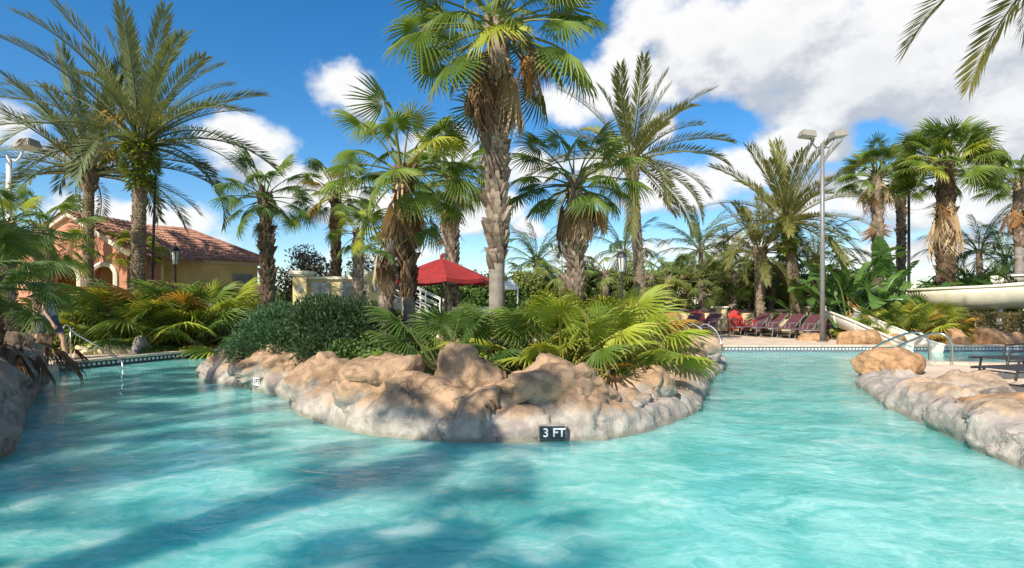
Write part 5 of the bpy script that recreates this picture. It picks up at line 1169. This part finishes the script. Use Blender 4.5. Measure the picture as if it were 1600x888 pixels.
qs = [(838, 408, 30, 'queen palm with drooping feathers left of the tan-skirted palm'), (975, 392, 33, 'queen palm behind the slanting feather palm trunk'), (1095, 390, 31, 'tallest drooping queen palm above the boundary wall'), (1135, 412, 34, 'pale queen palm between two feather palms'), (1275, 400, 31, 'queen palm behind the floodlight pole'), (1530, 392, 29, 'queen palm behind the flume slide'), (1570, 400, 31, 'darker queen palm at the flume end')]
for k, (px, py, Y, lab) in enumerate(qs): date_palm('queen_palm', lab, (X(px, Y), Y, .1), Z(py, Y) - .1, 200 + k * 7, r=(.15, .12), n=18, sc=.85, kind='queen', el=(80, -10), bulb=1.1, bootn=False)
rr = random.Random(77); labs = ['between the slanting trunk and the lantern', 'left of the lantern', 'right of the slanting palm trunk', 'with bare trunk above the grab rails', 'above the pair of maroon loungers', 'with pale trunk above the patio table', 'left of the red chair', 'right of the red chair', 'behind the loungers row', 'beside the leaning feather palm', 'beside the ferny feather palm', 'behind the small slide', 'behind the tan-skirted palm', 'behind the white canopy']
px0 = [1018, 945, 1045, 1070, 1098, 1130, 1148, 1170, 1205, 1222, 1262, 1290, 880, 830]
for k, px in enumerate(px0):
    Y = 27.4 + rr.uniform(0, 1.6); fan_palm('small_fan_palm', 'small olive fan palm over the boundary wall ' + labs[k], (X(px, Y), Y, .1), Z(rr.uniform(425, 440), Y) - .1, 300 + k, r=(.15, .13), n=18, sc=rr.uniform(.95, 1.15), kinds=('olive', 'olive', 'lime', 'green'), boot=(.5, 1.0), bper=6, el=(70, -40), trunkm=T_GREY)
SB = [(440, 29, 2.0, G_BUSH, 'leafy thicket beyond the house end'), (540, 28, 2.0, G_BUSH, 'leafy thicket behind the garden wall'), (630, 27, 2.9, G_BUSH, 'leafy thicket behind the staircase'), (705, 27, 2.8, G_BUSH, 'leafy thicket seen under the red umbrella'), (765, 27.5, 3.3, G_BUSH, 'leafy thicket behind the round planter'), (820, 28, 3.6, G_OLIVE, 'dark leafy thicket behind the white canopy'), (900, 30, 4.2, G_QUEEN, 'leafy thicket behind the tan-skirted palm'), (990, 30, 4.2, G_OLIVE, 'leafy thicket behind the slanting trunk'), (1080, 31, 4.4, G_QUEEN, 'leafy thicket above the wall by the grab rails'), (1170, 31, 4.4, G_OLIVE, 'leafy thicket behind the red chair'), (1260, 30, 4.2, G_OLIVE, 'leafy thicket behind the floodlight pole'),
      (1345, 28.5, 3.6, G_BUSH, 'leafy thicket below the two-tiered palm'), (1435, 25.5, 2.3, G_BUSH, 'glossy green shrub mass left of the bulky palm'), (1540, 27.5, 3.4, G_BUSH, 'leafy thicket behind the flume slide'), (1640, 27.5, 2.8, G_BUSH, 'leafy thicket beyond the flume end')]
for k, (px, Y, h, mt, lab) in enumerate(SB):
    shrub('thicket', lab, (X(px, Y), Y, .1), rblobs(400 + k, 20, (1.9, .6, h * .62), (.6, .95), .35), 15000, (.17, .045), 410 + k, mt)
# lower left background trees behind the garden wall
for k, (px, py, Y, lab) in enumerate([(455, 400, 24, 'thin bare-topped tree behind the garden wall pillar'), (500, 420, 23, 'sparse reddish tree beside the yellowing fan palm'), (580, 410, 25, 'sparse grey-leaved tree behind the skirted palm')]):
    h = Z(py, Y); shrub('thin_tree', lab, (X(px, Y), Y, .1), [((rr.uniform(-.8, .8), rr.uniform(-.4, .4), h * q), (.7, .6, .5)) for q in (.5, .65, .78, .9, .98, .7)], 2200, (.11, .04), 430 + k, G_TREE, cat='tree', stems=9, core=.1)
shrub('shrub', 'yellow-green shrubs below the garden wall', (X(470, 18.4), 18.4, .1), rblobs(20, 12, (2.2, .4, .5), (.35, .5), .3), 6500, (.11, .035), 441, G_BUSHY)
shrub('shrub', 'green shrub bank left of the garden wall', (X(400, 19.4), 19.6, .1), rblobs(21, 10, (1.2, .4, .9), (.4, .6), .3), 5500, (.11, .035), 443, G_BUSH)
shrub('shrub', 'shrub bank under the staircase and umbrella', (X(690, 19.6), 20.2, .1), rblobs(22, 12, (2.4, .4, .5), (.35, .5), .25), 6000, (.11, .035), 445, G_BUSH)
shrub('shrub', 'lime shrub beside the round planter', (X(745, 18.8), 18.9, .1), rblobs(23, 7, (.8, .3, .55), (.3, .45), .3), 3600, (.10, .03), 447, G_BUSHY)
# right bed
PP = [(1322, 21.8, 3, 1.25, 5, 'banana plant with brown dead leaves behind the small slide'), (1340, 23.0, 0, 1.5, 1, 'tall banana plant below the two-tiered palm'), (1388, 22.8, 0, 1.45, 1, 'tall banana plant left of the glossy shrub mass'), (1300, 23.2, 0, 1.3, 0, 'banana plant directly behind the floodlight pole'), (1258, 24.0, 0, .95, 0, 'small banana plant at the end of the lounger row'), (1372, 21.5, 2, 1.0, 4, 'short banana plant with ragged brown leaves')]
for k, (px, Y, d, s, dd, lab) in enumerate(PP): paddle_plant('banana_plant', lab, (X(px, Y), Y, .15), 9, s * .85, 500 + k * 3, dd + d, h=.7 * s)
RP = [(1395, 19.6, .85, ('green', 'lime'), 'green palmetto above the small slide boulders'), (1425, 19.4, .85, ('lime', 'lime', 'orange'), 'yellow palmetto beside the flume end'), (1452, 19.8, .9, ('lime', 'green', 'orange'), 'large yellow palmetto under the bulky palm'), (1480, 19.2, .6, ('lime', 'orange'), 'small golden palmetto at the hedge corner'), (1375, 20.0, .72, ('green', 'deep'), 'dark palmetto behind the small slide'), (1440, 21.4, 1.05, ('green', 'lime'), 'tall palmetto behind the yellow palmettos'), (1350, 20.4, .6, ('green', 'lime'), 'low palmetto above the orange slide boulder')]
for k, (px, Y, s, kk, lab) in enumerate(RP): palmetto('palmetto', lab, (X(px, Y), Y, .17), 15, s * 1.25, 600 + k * 3, kk, (86, 18), 3)
for k, (px, Y, lab) in enumerate([(1535, 23.5, 'areca palm clump behind the flume slide'), (1580, 22.6, 'areca palm clump at the flume end'), (1500, 25.5, 'areca palm clump beside the bulky palm trunk')]):
    t = thing('areca_palm', lab, 'palm tree', (X(px, Y), Y, .1)); rr2 = random.Random(k + 5)
    m = MB()
    for j in range(5): m.tube([(rr2.uniform(-.3, .3), rr2.uniform(-.3, .3), -.1), (rr2.uniform(-.4, .4), rr2.uniform(-.4, .4), 1.3)], [.05, .035], 6, a=.6)
    m.build('stems', STEM_Y, t)
    for j in range(22): place_frond(t, 'frond', rr2.choice(FEA['areca']), Vector((rr2.uniform(-.35, .35), rr2.uniform(-.35, .35), rr2.uniform(.4, 1.3))), j * 2.4, R(rr2.uniform(25, 85)), rr2.uniform(.8, 1.1), rr2.uniform(-.4, .4))
hg = thing('clipped_hedge', 'clipped brownish hedge under the flume slide', 'hedge', (X(1570, 19.3), 19.3, .1))
gg = np.random.default_rng(3); n = 15000; P = np.stack([gg.uniform(-1.35, 3.2, n), gg.uniform(-.45, .5, n), gg.uniform(.0, .98, n)], 1)
face = gg.integers(0, 3, n); P[face == 0, 1] = -.47 + gg.normal(0, .03, (face == 0).sum()); P[face == 1, 2] = .97 + gg.normal(0, .03, (face == 1).sum())
ax = gg.normal(size=(n, 3)) + np.array([0, -.5, .4]); ax /= np.linalg.norm(ax, axis=1)[:, None]; sd2 = np.cross(ax, gg.normal(size=(n, 3))); sd2 /= np.linalg.norm(sd2, axis=1)[:, None]
V_ = np.stack([P, P + ax * .04 + sd2 * .018, P + ax * .04 - sd2 * .018, P + ax * .08], 1).reshape(-1, 3); b_ = np.arange(n)[:, None] * 4
link('foliage', np_mesh('foliage', V_, np.concatenate([b_ + np.array([0, 1, 3]), b_ + np.array([0, 3, 2])]), G_HEDGE, np.repeat(gg.random(n), 4)), hg)
m = MB()
for k in range(7): m.tube([(-1.1 + k * .65, 0, -.1), (-1.1 + k * .65, .05, .7)], [.03, .015], 6)
m.build('stems', T_DARK, hg)
